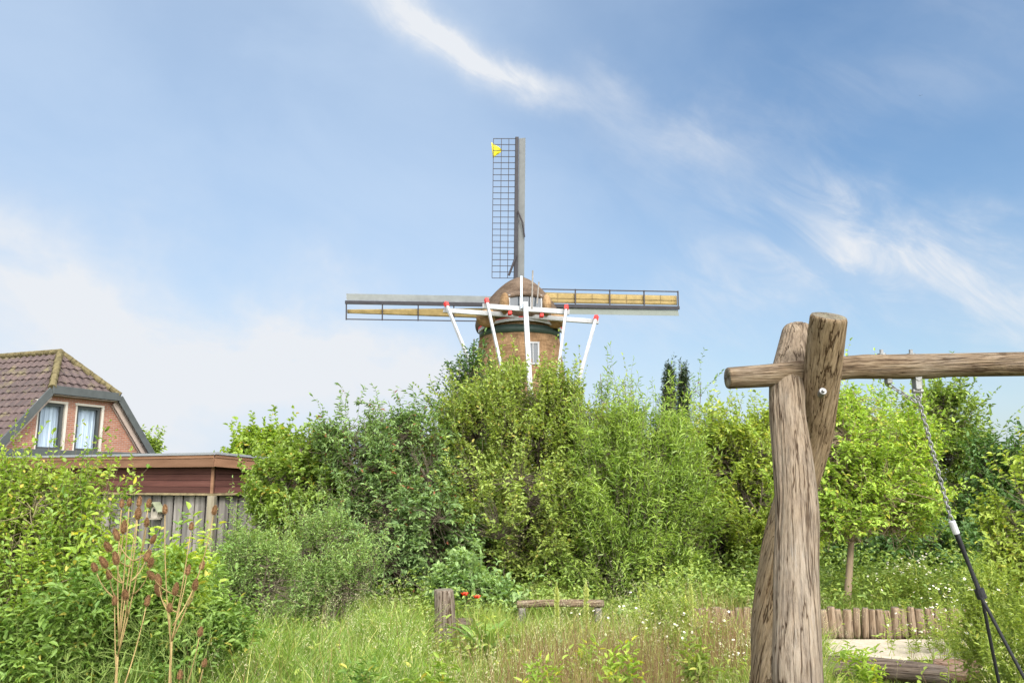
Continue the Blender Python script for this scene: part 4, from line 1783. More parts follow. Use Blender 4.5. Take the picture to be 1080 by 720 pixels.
def trees():
    woody('broadleaf_shrub', 300, 13.4, [(312, 525, 50, 58, 0), (300, 522, 30, 34, -.2), (326, 488, 32, 28, .1), (350, 510, 34, 52, 0), (308, 590, 56, 48, -.1)],
          'tall yellow-green shrub growing against the right end of the shed', 'shrub', 101, twigs=2300, per=14, leaf=.078, lw=.66, leafm=LEAF['hazel'],
          twig_len=.42, trunks=5, trunk_r=.035, up=.35, hang=.2)
    woody('rowan_tree', 410, 13.0, [(410, 480, 62, 52, 0), (370, 465, 40, 34, .1), (450, 470, 36, 48, 0), (430, 540, 70, 60, -.2), (380, 560, 56, 50, -.1), (440, 595, 62, 36, -.2), (400, 436, 30, 24, .1), (432, 442, 26, 22, 0), (345, 456, 26, 18, 0), (470, 550, 44, 50, -.3)],
          'grey-green rowan with arching feathery top between yellow-green shrub and the tallest crown', 'tree', 102, twigs=3000, per=15, leaf=.070, lw=.42, leafm=LEAF['rowan'],
          twig_len=.5, trunks=4, trunk_r=.045, up=.3, droop=.3, hang=.15)
    woody('leafy_tree', 497, 17.0, [(498, 395, 26, 30, 0), (487, 420, 34, 34, 0), (512, 425, 30, 34, 0), (500, 470, 40, 50, 0), (502, 372, 10, 16, 0)],
          'dark green narrow tree top rising in front of the windmill, left of centre', 'tree', 103, twigs=900, per=14, leaf=.085, lw=.45, leafm=LEAF['dark'],
          twig_len=.55, trunk_r=.07, up=.5)
    woody('hawthorn_tree', 545, 13.5, [(545, 450, 70, 58, 0), (490, 458, 50, 48, 0), (604, 458, 48, 50, 0), (545, 410, 52, 32, .1), (588, 417, 40, 28, 0), (505, 418, 42, 30, 0), (540, 530, 92, 56, -.3), (600, 530, 46, 60, -.3), (490, 535, 46, 56, -.3), (560, 585, 76, 36, -.2), (578, 400, 18, 20, 0), (520, 402, 18, 20, 0)],
          'large olive-green tree with tiny leaves straight below the windmill', 'tree', 104, twigs=5400, per=15, leaf=.056, lw=.58, leafm=LEAF['olive'],
          twig_len=.42, trunks=3, trunk_r=.06, up=.55, droop=.05, wl=.6, limbs=24, outw=1.3)
    woody('willow_tree', 668, 13.0, [(665, 480, 56, 46, 0), (640, 466, 38, 38, 0), (694, 472, 42, 38, 0), (668, 446, 32, 18, .1), (650, 525, 56, 50, -.3), (705, 520, 48, 60, -.2), (660, 580, 62, 40, -.4), (700, 590, 44, 30, -.1)],
          'bright green willow bush with long narrow leaves, right of the olive-green tree', 'tree', 105, twigs=4000, per=20, leaf=.088, lw=.20, leafm=LEAF['willow'],
          twig_len=.75, trunks=6, trunk_r=.04, up=1.0, droop=.12, hang=.1, first=.05, spread=.6, rand=.35)
    woody('birch_tree', 785, 14.0, [(780, 490, 56, 58, 0), (760, 460, 36, 38, 0), (812, 465, 40, 44, 0), (785, 452, 26, 16, 0), (790, 555, 62, 50, -.2), (760, 575, 44, 44, -.2), (830, 540, 40, 60, 0)],
          'yellow-green bushy tree between the willow and the crossed swing posts', 'tree', 106, twigs=3000, per=15, leaf=.066, lw=.5, leafm=LEAF['lime'],
          twig_len=.45, trunks=3, trunk_r=.045, up=.6, droop=.1)
    woody('young_tree', 890, 10.9, [(900, 475, 74, 48, 0), (868, 490, 50, 52, -.1), (940, 490, 56, 50, 0), (905, 438, 50, 34, .1), (878, 536, 56, 28, -.2), (945, 534, 50, 30, 0), (915, 520, 88, 32, .1), (866, 448, 28, 30, 0), (965, 465, 26, 34, 0)],
          'round yellow-green young tree on a slim bare trunk behind the palisade', 'tree', 107, twigs=3400, per=15, leaf=.058, lw=.52, leafm=LEAF['round'],
          twig_len=.42, trunks=1, trunk_r=.052, up=.35, droop=.12, hang=.1, limbs=22, bark=BARK_L)
    woody('alder_tree', 1000, 17.0, [(1000, 450, 44, 46, 0), (985, 420, 28, 24, 0), (1020, 480, 40, 44, 0), (1000, 540, 58, 60, 0), (965, 500, 40, 60, 0)],
          'tall mid-green tree behind the beam, left of the dark dense tree', 'tree', 108, twigs=1700, per=14, leaf=.085, lw=.55, leafm=LEAF['deep'],
          twig_len=.5, trunks=2, trunk_r=.06, up=.45)
    woody('dense_tree', 1056, 15.5, [(1050, 495, 40, 40, 0), (1080, 500, 44, 44, 0), (1050, 560, 52, 50, -.2), (1100, 560, 52, 60, 0), (1015, 570, 40, 44, -.1)],
          'dark dense tree at the right edge behind the swing ropes', 'tree', 109, twigs=1900, per=14, leaf=.085, lw=.55, leafm=LEAF['dark'],
          twig_len=.45, trunks=2, trunk_r=.06, up=.35, hang=.2)
    woody('hazel_bush', 1082, 10.2, [(1078, 530, 38, 34, 0), (1100, 505, 40, 40, 0), (1085, 570, 42, 32, 0), (1110, 590, 52, 44, 0)],
          'bright yellow-green bush cut by the right edge in front of the dark tree', 'shrub', 110, twigs=900, per=12, leaf=.07, lw=.58, leafm=LEAF['lime'],
          twig_len=.4, trunks=3, trunk_r=.03, up=.3, hang=.2)
    # slender saplings above the hedge
    for i, (px, top, Y, lab) in enumerate(((634, 384, 16, 'thin sapling with sparse leaves above the hedge, left of the willow top'),
                                           (660, 392, 16.5, 'wispy sapling rising behind the top of the willow'),
                                           (741, 392, 17, 'twiggy sapling top just right of the two dark cypresses'),
                                           (430, 415, 16, 'arching sparse sapling rising behind the grey-green rowan'))):
        woody('sapling', px, Y, [(px, top + 22, 13, 22, 0), (px - 3, top + 60, 22, 30, 0), (px + 4, top + 110, 26, 40, 0)], lab, 'sapling', 130 + i,
              twigs=130, per=12, leaf=.075, lw=.42, leafm=LEAF['rowan' if i != 1 else 'olive'], twig_len=.5, trunk_r=.025, up=.7, limbs=8, void=-.6)
    # trees behind the shed and house
    woody('maple_tree', 268, 25, [(272, 470, 30, 20, 0), (255, 478, 20, 14, 0), (292, 472, 24, 22, 0), (270, 500, 40, 26, 0)],
          'mid-green broadleaf tree top showing above the right end of the shed roof', 'tree', 111, twigs=900, per=12, leaf=.14, lw=.7, leafm=LEAF['near'], twig_len=.6, trunk_r=.12)
    woody('distant_tree', 157, 44, [(156, 472, 11, 9, 0), (150, 482, 16, 10, 0)], 'small distant tree showing beside the lower end of the house gable', 'tree', 112,
          twigs=450, per=12, leaf=.2, lw=.6, leafm=LEAF['deep'], twig_len=.8, trunk_r=.15)
    # two cypresses far behind
    for i, (px, top, w) in enumerate(((705, 383, 8.5), (720.5, 385, 8.0))):
        Y = 70 + i * 1.5
        sp_ = [(px, top + 10, w * .6, 12, 0), (px + 1, top + 28, w * .95, 22, 0), (px, top + 60, w * 1.05, 34, 0), (px, top + 100, w, 32, 0)]
        woody('cypress_tree', px, Y, sp_, ('left' if i == 0 else 'right') + ' of two dark columnar cypresses far behind the willow', 'tree', 140 + i, twigs=900, per=12, leaf=.26, lw=.3, leafm=LEAF['conifer'],
              twig_len=.9, up=1.2, trunk_r=.14, rand=.25, void=-.2, kite=True, limbs=10, group='dark columnar cypresses')
    # shady understorey, the dark lower storey of the hedge
    under = [(345, 14.6, 590, 50, 'dark undershrub below the tall yellow-green shrub'), (420, 14.4, 600, 46, 'dark undershrub in the shade below the grey-green rowan'),
             (500, 14.6, 600, 46, 'dark undershrub below the left side of the olive-green tree'), (585, 14.5, 602, 46, 'dark undershrub behind the low log bench'),
             (655, 14.6, 600, 46, 'dark undershrub under the middle of the willow bush'), (735, 14.8, 596, 48, 'dark undershrub between willow and yellow-green bushy tree'),
             (830, 14.4, 598, 46, 'dark undershrub behind the foot of the crossed swing posts'), (920, 14.2, 598, 46, 'dark undershrub behind the slim trunk of the young tree'),
             (1000, 14.2, 598, 44, 'dark undershrub below the tall mid-green tree at the right')]
    proto = None
    for i, (px, Y, py, rx, lab) in enumerate(under):
        if i in (0, 1, 2):
            o = woody('undershrub', px, Y, [(px, py, 46, 30, 0), (px - 22, py + 10, 30, 26, -.1), (px + 22, py + 6, 30, 28, -.1)], lab, 'shrub', 150 + i, twigs=620, per=12,
                      leaf=.085, lw=.5, leafm=LEAF['dark' if i else 'deep'], twig_len=.4, trunks=4, trunk_r=.03, up=.35, hang=.25)
            if i == 0:
                protos = []
            protos.append(o)
        else:
            o = copy_tree(protos[i % 3])
            p = at(px, 600, Y)
            o.location = (p.x, Y, ground_z(np.array(p.x), np.array(Y)).item())
            o.rotation_euler = (0, 0, i * 1.7)
        o['label'] = lab
        o['group'] = 'dark undershrubs along the foot of the hedge'
    # back row of the hedge, seen through the gaps
    back = [(330, 18, 505, 60, 0), (455, 18.5, 480, 60, 1), (600, 18, 465, 66, 2), (730, 18.5, 470, 60, 0), (855, 19, 480, 62, 1), (940, 19.5, 470, 58, 2)]
    labs = ['back-row hedge tree behind the tall yellow-green shrub', 'back-row hedge tree behind the gap between rowan and olive-green tree', 'back-row hedge tree behind the gap between olive-green tree and willow',
            'back-row hedge tree below the two distant cypresses', 'back-row hedge tree behind the crossed swing posts', 'back-row hedge tree behind the young tree on the bare trunk']
    bp = []
    for i, (px, Y, py, rx, k) in enumerate(back):
        if i < 3:
            o = woody('hedge_tree', px, Y, [(px, py + 8, rx * .8, 44, 0), (px - 25, py + 50, rx * .7, 60, 0), (px + 25, py + 56, rx * .7, 60, 0), (px, py + 100, rx, 50, 0)], labs[i], 'tree', 170 + i,
                      twigs=1300, per=13, leaf=.09, lw=.5, leafm=LEAF[('deep', 'rowan', 'olive')[i]], twig_len=.5, trunks=3, trunk_r=.06, up=.6, void=-.3)
            bp.append(o)
        else:
            o = copy_tree(bp[k])
            p = at(px, 600, Y)
            o.location = (p.x, Y, ground_z(np.array(p.x), np.array(Y)).item())
            o.rotation_euler = (0, 0, 2.1 + i)
        o['label'] = labs[i]
        o['group'] = 'back row of the hedge'
    # mid-ground shrubs
    woody('fine_leaved_shrub', 345, 10.2, [(345, 590, 46, 44, 0), (325, 615, 40, 36, -.1), (372, 605, 36, 40, -.1), (345, 560, 24, 26, 0)],
          'fine-leaved green shrub in the meadow in front of the rowan', 'shrub', 113, twigs=1500, per=20, leaf=.038, lw=.32, leafm=LEAF['grey'], twig_len=.45, trunks=6, trunk_r=.018, up=.9, droop=.1, limbs=18)
    woody('fine_leaved_shrub', 262, 9.2, [(265, 590, 40, 44, 0), (245, 610, 34, 40, -.1), (290, 612, 34, 42, 0), (262, 560, 22, 26, 0)],
          'fine-leaved shrub below the right corner of the shed', 'shrub', 114, twigs=1400, per=20, leaf=.036, lw=.32, leafm=LEAF['grey'], twig_len=.42, trunks=6, trunk_r=.018, up=.9, droop=.1, limbs=18)
    woody('pale_shrub', 490, 11.2, [(488, 605, 28, 26, 0), (470, 620, 22, 22, 0), (512, 620, 24, 22, 0), (540, 628, 22, 14, 0)],
          'low pale green shrub behind the grey post and poppies', 'shrub', 115, twigs=420, per=12, leaf=.075, lw=.55, leafm=LEAF['pale'], twig_len=.34, trunks=4, trunk_r=.015, up=.7, void=-.5)
    # near left
    woody('leafy_bush', 30, 5.4, [(35, 560, 58, 52, 0), (0, 535, 56, 46, .1), (72, 600, 48, 54, -.2), (10, 610, 60, 60, -.2), (-40, 570, 60, 86, 0), (52, 525, 34, 24, .1), (20, 665, 80, 58, -.2)],
          'large bright green bush filling the left edge in front of the house', 'shrub', 116, twigs=2700, per=15, leaf=.033, lw=.56, leafm=LEAF['near'], void=.12, twig_len=.36, trunks=5, trunk_r=.022, up=.5, droop=.1, limbs=24, wl=.45, bark=TWIG)
    woody('leafy_bush', 105, 5.9, [(92, 532, 18, 10, 0), (112, 522, 16, 4, -.1), (75, 548, 30, 22, 0), (84, 600, 36, 40, 0), (142, 512, 10, 3, -.1)],
          'green bush with one long branch reaching across the shed front', 'shrub', 117, twigs=300, per=14, leaf=.033, lw=.58, leafm=LEAF['near'], twig_len=.38, trunks=4, trunk_r=.016, up=.25, outw=1.2, limbs=16, wl=.45, bark=TWIG, void=-.5)
    # tall shoots of the near bush, standing out against the house
    nb = bpy.data.objects['leafy_bush'] if 'leafy_bush' in bpy.data.objects else None
    woody('tall_shoot', 25, 5.6, [(8, 485, 14, 18, 0), (34, 480, 10, 14, 0), (70, 452, 6, 20, .1), (128, 474, 6, 8, .2), (95, 492, 24, 9, .1), (50, 496, 34, 14, 0)],
          'yellowish slender shoots standing up in front of the house windows', 'shrub', 118, twigs=85, per=9, leaf=.036, lw=.55, leafm=LEAF['lime'], twig_len=.3, trunks=4, trunk_r=.009, up=1.1, limbs=10, void=-2, bark=TWIG)
    # nettles and fresh green plants at the lower left
    woody('nettle_clump', 120, 5.0, [(110, 640, 60, 56, 0), (60, 660, 60, 60, 0), (170, 650, 46, 50, 0), (20, 680, 56, 56, 0)],
          'broad clump of nettles at lower left under the teasels', 'plant', 119, twigs=1500, per=14, leaf=.044, lw=.44, leafm=LEAF['nettle'], void=.1, twig_len=.36, trunks=8, trunk_r=.010, up=.9, hang=.35, limbs=26, bark=STEM, wl=.5, crown='leaves', trunk='stems')
    woody('elder_plant', 125, 5.3, [(122, 600, 26, 20, 0), (100, 610, 22, 22, 0), (145, 614, 20, 20, 0), (118, 574, 12, 9, 0), (105, 586, 12, 9, 0)],
          'fresh light green leafy plant in front of the grey boards, left of the bird house', 'plant', 120, twigs=170, per=11, leaf=.058, lw=.42, leafm=LEAF['fresh'], twig_len=.30, trunks=5, trunk_r=.009, up=.8, hang=.2, limbs=10, bark=STEM, void=-.8, crown='leaves', trunk='stems')
    woody('elder_plant', 190, 5.4, [(190, 598, 24, 16, 0), (208, 608, 18, 20, 0), (175, 612, 20, 18, 0), (192, 582, 13, 8, 0)],
          'fresh light green leafy plant right of the bird house, behind the teasels', 'plant', 121, twigs=170, per=11, leaf=.058, lw=.42, leafm=LEAF['fresh'], twig_len=.30, trunks=5, trunk_r=.009, up=.8, hang=.2, limbs=10, bark=STEM, void=-.8, crown='leaves', trunk='stems')
    woody('nettle_clump', 205, 6.6, [(205, 650, 34, 36, 0), (240, 655, 34, 26, 0), (180, 670, 34, 34, 0)],
          'smaller nettle clump between the teasels and the fine-leaved shrub by the shed', 'plant', 122, twigs=640, per=14, leaf=.048, lw=.42, leafm=LEAF['nettle'], twig_len=.34, trunks=6, trunk_r=.008, up=.9, hang=.3, limbs=16, bark=STEM, crown='leaves', trunk='stems')
    # tall mugwort on the right
    for i, (px, Y, spec, lab) in enumerate((
            (1045, 7.0, [(1045, 640, 26, 50, 0), (1030, 660, 26, 44, 0), (1065, 655, 26, 48, 0), (1045, 606, 14, 20, 0)], 'tall feathery mugwort clump beside the hanging swing ropes'),
            (1085, 6.4, [(1085, 640, 36, 60, 0), (1070, 690, 40, 50, 0), (1100, 690, 40, 60, 0)], 'feathery mugwort clump cut by the right edge'),
            (700, 8.6, [(700, 655, 32, 26, 0), (680, 664, 28, 22, 0), (728, 668, 28, 20, 0), (690, 632, 16, 12, 0), (722, 640, 12, 14, 0)], 'tall pale mugwort clump among white flowers right of the low bench'))):
        woody('mugwort_clump', px, Y, spec, lab, 'plant', 123 + i, twigs=330, per=26, leaf=.034, lw=.34, leafm=LEAF['mug'], twig_len=.42, trunks=9, trunk_r=.006, up=2.2, rand=.25, limbs=22, bark=STEM, void=-.7, spread=.8,
              crown='leaves', trunk='stems', group='mugwort clumps')

    for i, (px, py, Y, lf, lab) in enumerate(((655, 700, 5.2, 'fresh', 'yellow-green leafy herb at the bottom between dry grass and swing posts'),
                                              (575, 706, 5.3, 'fresh', 'yellow-green leafy herb at the bottom left of the dry grass'),
                                              (735, 690, 5.8, 'mug', 'pale green leafy herb at the bottom beside the crossed swing posts'),
                                              (455, 708, 5.4, 'near', 'bright green leafy herb at the bottom below the grey post'),
                                              (375, 704, 5.6, 'nettle', 'mid-green leafy herb in the lush grass at the bottom'),
                                              (615, 690, 6.2, 'fresh', 'small yellow-green herb among the dry grass stems'),
                                              (905, 690, 6.6, 'fresh', 'small bright herb in front of the dark border log'))):
        woody('leafy_herb', px, Y, [(px, py, 16, 22, 0), (px - 10, py + 14, 16, 22, 0), (px + 10, py + 14, 16, 22, 0)], lab, 'plant', 180 + i, twigs=34, per=9, leaf=.055, lw=.36,
              leafm=LEAF[lf], twig_len=.28, trunks=4, trunk_r=.005, up=1.4, rand=.3, hang=.1, limbs=8, bark=STEM, void=-2, crown='leaves', trunk='stems', spray=0)


trees()

# ------------------------------------------------------------------ herbs and flowers


def teasels():
    heads = [(128, 530), (136, 529), (146, 528), (156, 530), (145, 541), (174, 536), (225, 537), (130, 555), (154, 550), (201, 554), (125, 563), (159, 567), (117, 574), (153, 585), (112, 591), (123, 588), (102, 597),
             (158, 591), (163, 604), (168, 611), (197, 600), (211, 595), (133, 625), (121, 633), (154, 633), (184, 620), (205, 615), (179, 640), (210, 665), (214, 698), (189, 711), (116, 605), (169, 621)]
    plants = [(124, 690, 4.3, 'left teasel with brown seed heads, its dry stem splitting low down', lambda h: h[0] < 160 and h[1] != 604),
              (181, 676, 4.5, 'right teasel with brown seed heads on long spreading dry stems', lambda h: h[0] >= 160)]
    # one head: egg of small spikes with thin bracts below
    rg = np.random.default_rng(5)
    n = 260
    ph = np.arange(n) * 2.39996
    z = np.linspace(-1, 1, n)
    r = np.sqrt(np.clip(1 - z ** 2, 0.02, 1)) * (1 - .12 * z)
    D = np.stack([r * np.cos(ph), r * np.sin(ph), z], 1)
    P = D * np.array([.0135, .0135, .034])
    Dn = unit(D * np.array([1, 1, .5]) + np.array([0, 0, .35]))
    V1, q1 = kite_geo(P, Dn, unit(rg.normal(size=(n, 3))), np.full(n, .009), np.full(n, .005))
    core = MB().lathe([(math.sin(t) * .0135 * (1 - .1 * -math.cos(t)), -math.cos(t) * .034) for t in np.linspace(.05, math.pi - .05, 12)], 14)
    Vc = core.v[0]
    qc = np.array([f for f in core.f if len(f) == 4])
    ang = np.arange(7) * 2 * np.pi / 7
    Pb = np.stack([np.cos(ang) * .008, np.sin(ang) * .008, np.full(7, -.034)], 1)
    Db = unit(np.stack([np.cos(ang), np.sin(ang), np.full(7, .55)], 1))
    V2, q2 = kite_geo(Pb, Db, np.tile([0, 0, 1.], (7, 1)), np.full(7, .040), np.full(7, .004))
    V, q = join([(V1, q1), (Vc, qc), (V2, q2)])
    first = None
    for bx, by, Y, lab, sel in plants:
        p = at(bx, by, Y)
        root = empty('teasel', (p.x, Y, 0))
        tag(root, lab, 'teasel', 'dry teasels')
        o = Vector(root.location)
        fork = p - o
        st = MB()
        st.tube([(0, 0, -.03), Vector((.01, .0, fork.z * .5)), fork], [.0085, .007, .006], 7)
        hs_ = [h for h in heads if sel(h)]
        hs_.sort(key=lambda h: h[1])
        nodes = [fork, fork * 1.0 + Vector((0, 0, .12))]
        rr = random.Random(bx)
        mains = []
        for i, h in enumerate(hs_):
            t = at(h[0], h[1] + 7, Y + rr.uniform(-.14, .14)) - o
            if i < 5:
                base = fork + Vector((0, 0, rr.uniform(-.05, .12)))
            else:
                m = rr.choice(mains)
                cand = [q_ for mm in mains for q_ in mm if q_.z < t.z - .08]
                base = min(cand, key=lambda q_: (q_ - t).length * (1 + .0)) if cand else Vector((fork.x * .5 + .02, 0, max(.2, t.z - .45)))
            mid = base.lerp(t, .5)
            mid.x += (t.x - base.x) * .22
            mid.z -= .02
            pts = [base.lerp(mid, s).lerp(mid.lerp(t, s), s) for s in np.linspace(0, 1, 8)]
            if i < 5:
                mains.append(pts[2:7])
            st.tube(pts, [.0042 - .0019 * k / 7 for k in range(8)], 6)
            d = (pts[-1] - pts[-2]).normalized()
            if first is None:
                ho = npmesh('seed_head', V, q, None, HEADC, root)
                first = ho
            else:
                ho = first.copy()
                COL.objects.link(ho)
                ho.parent = root
            ho.location = t + d * .032
            ho.rotation_mode = 'QUATERNION'
            ho.rotation_quaternion = d.to_track_quat('Z', 'Y')
            sc = rr.uniform(.62, .88)
            ho.scale = (sc, sc, sc * rr.uniform(.85, 1.2))
        st.build('stem', STRAW, root, True)


teasels()


def poppies():
    for i, (px, py, h) in enumerate(((490, 628, 0), (503, 631, 1))):
        Y = 9.45 + .1 * i
        p = at(px, py, Y)
        r = empty('poppy', (p.x, Y, 0))
        tag(r, ('red poppy close beside the grey post', 'red poppy above the big-leaved dock, farther from the grey post')[i], 'poppy', 'poppies')
        MB().tube([(0.02, 0, -.02), (.03, 0, p.z * .5), (0, 0, p.z)], .004, 6).build('stem', STEM, r)
        V, F = [], []
        for k in range(4):
            a0 = k * math.pi / 2
            n0 = len(V)
            V.append((0, 0, 0))
            for a in np.linspace(-.62, .62, 7):
                for rr_, z in ((.028, .012), (.046, .034)):
                    w = 1 + .08 * math.sin(a * 9)
                    V.append((math.cos(a0 + a) * rr_ * w, math.sin(a0 + a) * rr_ * w, z + .006 * math.sin(a * 11)))
            for j in range(6):
                q = n0 + 1 + 2 * j
                F += [(n0, q, q + 2), (q, q + 1, q + 3, q + 2)]
        MB().add(V, F).build('flower', POPPY, r, True, 0, (0, 0, p.z))
        MB().lathe([(.002, 0), (.012, .004), (.012, .016), (.004, .022)], 10).build('seed_pod', plain('poppy_eye_%d' % i, (.04, .05, .03)), r, True, 0, (0, 0, p.z))


poppies()


def leafy_rosette(name, px, Y, n, L_, w, m, label, seed, up=.9):
    rg = np.random.default_rng(seed)
    p = at(px, 640, Y)
    r = empty(name, (p.x, Y, 0))
    tag(r, label, 'plant')
    a = rg.uniform(0, 6.3, n)
    V, Q = [], []
    k = 9
    for i in range(n):
        d = np.array([math.cos(a[i]), math.sin(a[i]), 0])
        s = np.array([-d[1], d[0], 0])
        ln = L_ * rg.uniform(.6, 1.1)
        el = rg.uniform(.5, 1.0) * up
        n0 = len(V)
        pos = np.array([0, 0, rg.uniform(0, .12)])
        for j in range(k):
            t = j / (k - 1)
            ww = w * math.sin(math.pi * min(1, .12 + t * .88)) ** .8 * .5
            e = el * 1.45 - t * t * 1.0
            if j:
                pos = pos + (d * math.cos(e) + np.array([0, 0, math.sin(e)])) * ln / (k - 1)
            nn = np.array([0, 0, 1.]) * ww * .35
            wob = s * .01 * math.sin(j * 2.1 + i)
            V += [pos + s * ww + nn + wob, pos, pos - s * ww + nn - wob]
        for j in range(k - 1):
            b = n0 + j * 3
            Q += [(b, b + 1, b + 4, b + 3), (b + 1, b + 2, b + 5, b + 4)]
    npmesh('leaves', np.array(V), Q, None, m, r, True)
    return r


leafy_rosette('dock_plant', 512, 8.9, 18, .60, .075, LEAF['nettle'], 'broad-leaved light green dock beside the grey post', 3)
leafy_rosette('dock_plant', 640, 5.3, 9, .55, .085, LEAF['fresh'], 'yellow-green leafy rosette at the bottom in front of the dry grass', 4)


def spikes():
    """mullein candles"""
    info = [(587, 614, 7.4, 'pale green flower spike in front of the middle of the low bench'), (618, 611, 7.5, 'pale green flower spike in front of the right leg of the low bench'),
            (728, 612, 8.2, 'slim pale flower spike right of the white-flowered plants'), (480, 700, 6.0, None)]
    for i, (px, top, Y, lab) in enumerate(info[:3]):
        p = at(px, top, Y)
        r = empty('mullein', (p.x, Y, 0))
        tag(r, lab, 'flower spike', 'pale flower spikes')
        h = p.z
        MB().tube([(.02, 0, -.03), (.01, 0, h * .5), (0, 0, h)], [.008, .007, .004], 7).build('stem', STEM, r)
        rg = np.random.default_rng(40 + i)
        n = 420
        z = h - rg.random(n) ** 1.0 * h * .42
        ph = rg.uniform(0, 6.3, n)
        rad = .020 * np.clip((h - z) / (h * .10), .25, 1)
        D = unit(np.stack([np.cos(ph), np.sin(ph), rg.uniform(.2, 1.0, n)], 1))
        P = np.stack([np.cos(ph) * rad * .4, np.sin(ph) * rad * .4, z], 1)
        V, q = leaf_geo(P, D, unit(rg.normal(size=(n, 3))), np.full(n, .022) * (rad / .020), np.full(n, .015))
        npmesh('flower_spike', V, q, None, LEAF['spike'], r)
        n = 26
        z = rg.uniform(.04, h * .5, n)
        ph = rg.uniform(0, 6.3, n)
        D = unit(np.stack([np.cos(ph), np.sin(ph), np.full(n, .7)], 1))
        V, q = leaf_geo(np.stack([0 * z, 0 * z, z], 1), D, np.tile([0, 0, 1.], (n, 1)), .20 * (1.1 - z / h), np.full(n, .05))
        npmesh('leaves', V, q, None, LEAF['pale'], r)


spikes()


def flowering(name, px, Y, wid, h, nst, seed, label):
    """bushy herb with many small white daisies"""
    rg = np.random.default_rng(seed)
    x0 = at(px, 660, Y).x
    gz = ground_z(np.array(x0), np.array(Y)).item()
    r = empty(name, (x0, Y, gz))
    tag(r, label, 'flowers', 'white-flowered meadow plants')
    b0 = np.stack([rg.normal(size=nst) * wid * .35, rg.normal(size=nst) * wid * .3, np.full(nst, -.02)], 1)
    hh = h * rg.uniform(.55, 1.05, nst)
    tip = b0 + np.stack([rg.normal(size=nst) * .10, rg.normal(size=nst) * .10, hh], 1)
    mid = (b0 + tip) / 2 + rg.normal(size=(nst, 3)) * .03
    C = bez(b0, mid, tip, 6)
    V, q = tubes_geo(C, np.linspace(1, .5, 6)[None, :] * .0035 * np.ones((nst, 1)), 4)
    # feathery leaves along the stems
    per = 26
    t = rg.uniform(.1, .95, (nst, per))[..., None]
    LP = (1 - t) ** 2 * b0[:, None] + 2 * t * (1 - t) * mid[:, None] + t ** 2 * tip[:, None]
    ph = rg.uniform(0, 6.3, (nst, per))
    D = unit(np.stack([np.cos(ph), np.sin(ph), rg.uniform(.1, .9, ph.shape)], -1))
    V2, q2 = leaf_geo(LP.reshape(-1, 3), D.reshape(-1, 3), unit(rg.normal(size=(nst * per, 3)) * .5 + np.array([0, 0, 1.])), rg.uniform(.04, .08, nst * per), rg.uniform(.006, .014, nst * per))
    V, q = join([(V, q), (V2, q2)])
    npmesh('stems', V, q, None, LEAF['mug'], r)
    # daisies: several per stem
    per = 2
    fp = np.repeat(tip, per, 0) + rg.normal(size=(nst * per, 3)) * np.array([.05, .05, .035])
    n = len(fp)
    nor = unit(np.stack([rg.normal(size=n) * .5, rg.normal(size=n) * .5 - .25, np.ones(n)], 1))
    a1 = unit(np.cross(nor, np.array([1, 0, .01])))
    a2 = np.cross(nor, a1)
    petals = 9
    an = np.arange(petals) * 2 * np.pi / petals
    D = (a1[:, None] * np.cos(an)[:, None] + a2[:, None] * np.sin(an)[:, None])
    PP = np.repeat(fp[:, None], petals, 1) + D * .004
    V, q = kite_geo(PP.reshape(-1, 3), D.reshape(-1, 3), np.repeat(nor, petals, 0), np.full(n * petals, .0095), np.full(n * petals, .0065))
    nq = len(q)
    an = np.arange(8) * 2 * np.pi / 8
    ring = fp[:, None] + (a1[:, None] * np.cos(an)[:, None] + a2[:, None] * np.sin(an)[:, None]) * .0055 + nor[:, None] * .002
    top = fp + nor * .006
    VV = np.concatenate([ring, top[:, None]], 1).reshape(-1, 3)
    i = np.arange(n)[:, None, None] * 9
    j = np.arange(8)
    tr = (np.stack([j, (j + 1) % 8, np.full(8, 8)], -1)[None] + i).reshape(-1, 3)
    fl = npmesh('blossoms', np.concatenate([V, VV]), q, tr + len(V), PETAL, r)
    fl.data.materials.append(DISC)
    fl.data.polygons.foreach_set('material_index', np.concatenate([np.zeros(nq, np.int32), np.ones(len(tr), np.int32)]))
    fl['kind'] = 'stuff'


flowering('daisy_plant', 968, 10.9, .8, .62, 60, 1, 'tall white-flowered plant behind the palisade, left of the swing chain')
flowering('daisy_plant', 1000, 9.4, .7, .40, 34, 2, 'white-flowered plant growing over the edge of the sandy path')
flowering('daisy_plant', 1020, 9.0, .8, .80, 46, 3, 'white-flowered plant right behind the swing ropes')
flowering('daisy_plant', 695, 8.3, 1.0, .66, 44, 4, 'white-flowered plant between the low bench and the swing posts')
flowering('daisy_plant', 748, 7.6, .7, .50, 18, 5, 'white-flowered plant close left of the swing posts')
flowering('daisy_plant', 1058, 6.8, .6, 1.0, 40, 6, 'white-flowered plant at the right edge among mugwort')


# ------------------------------------------------------------------ grass


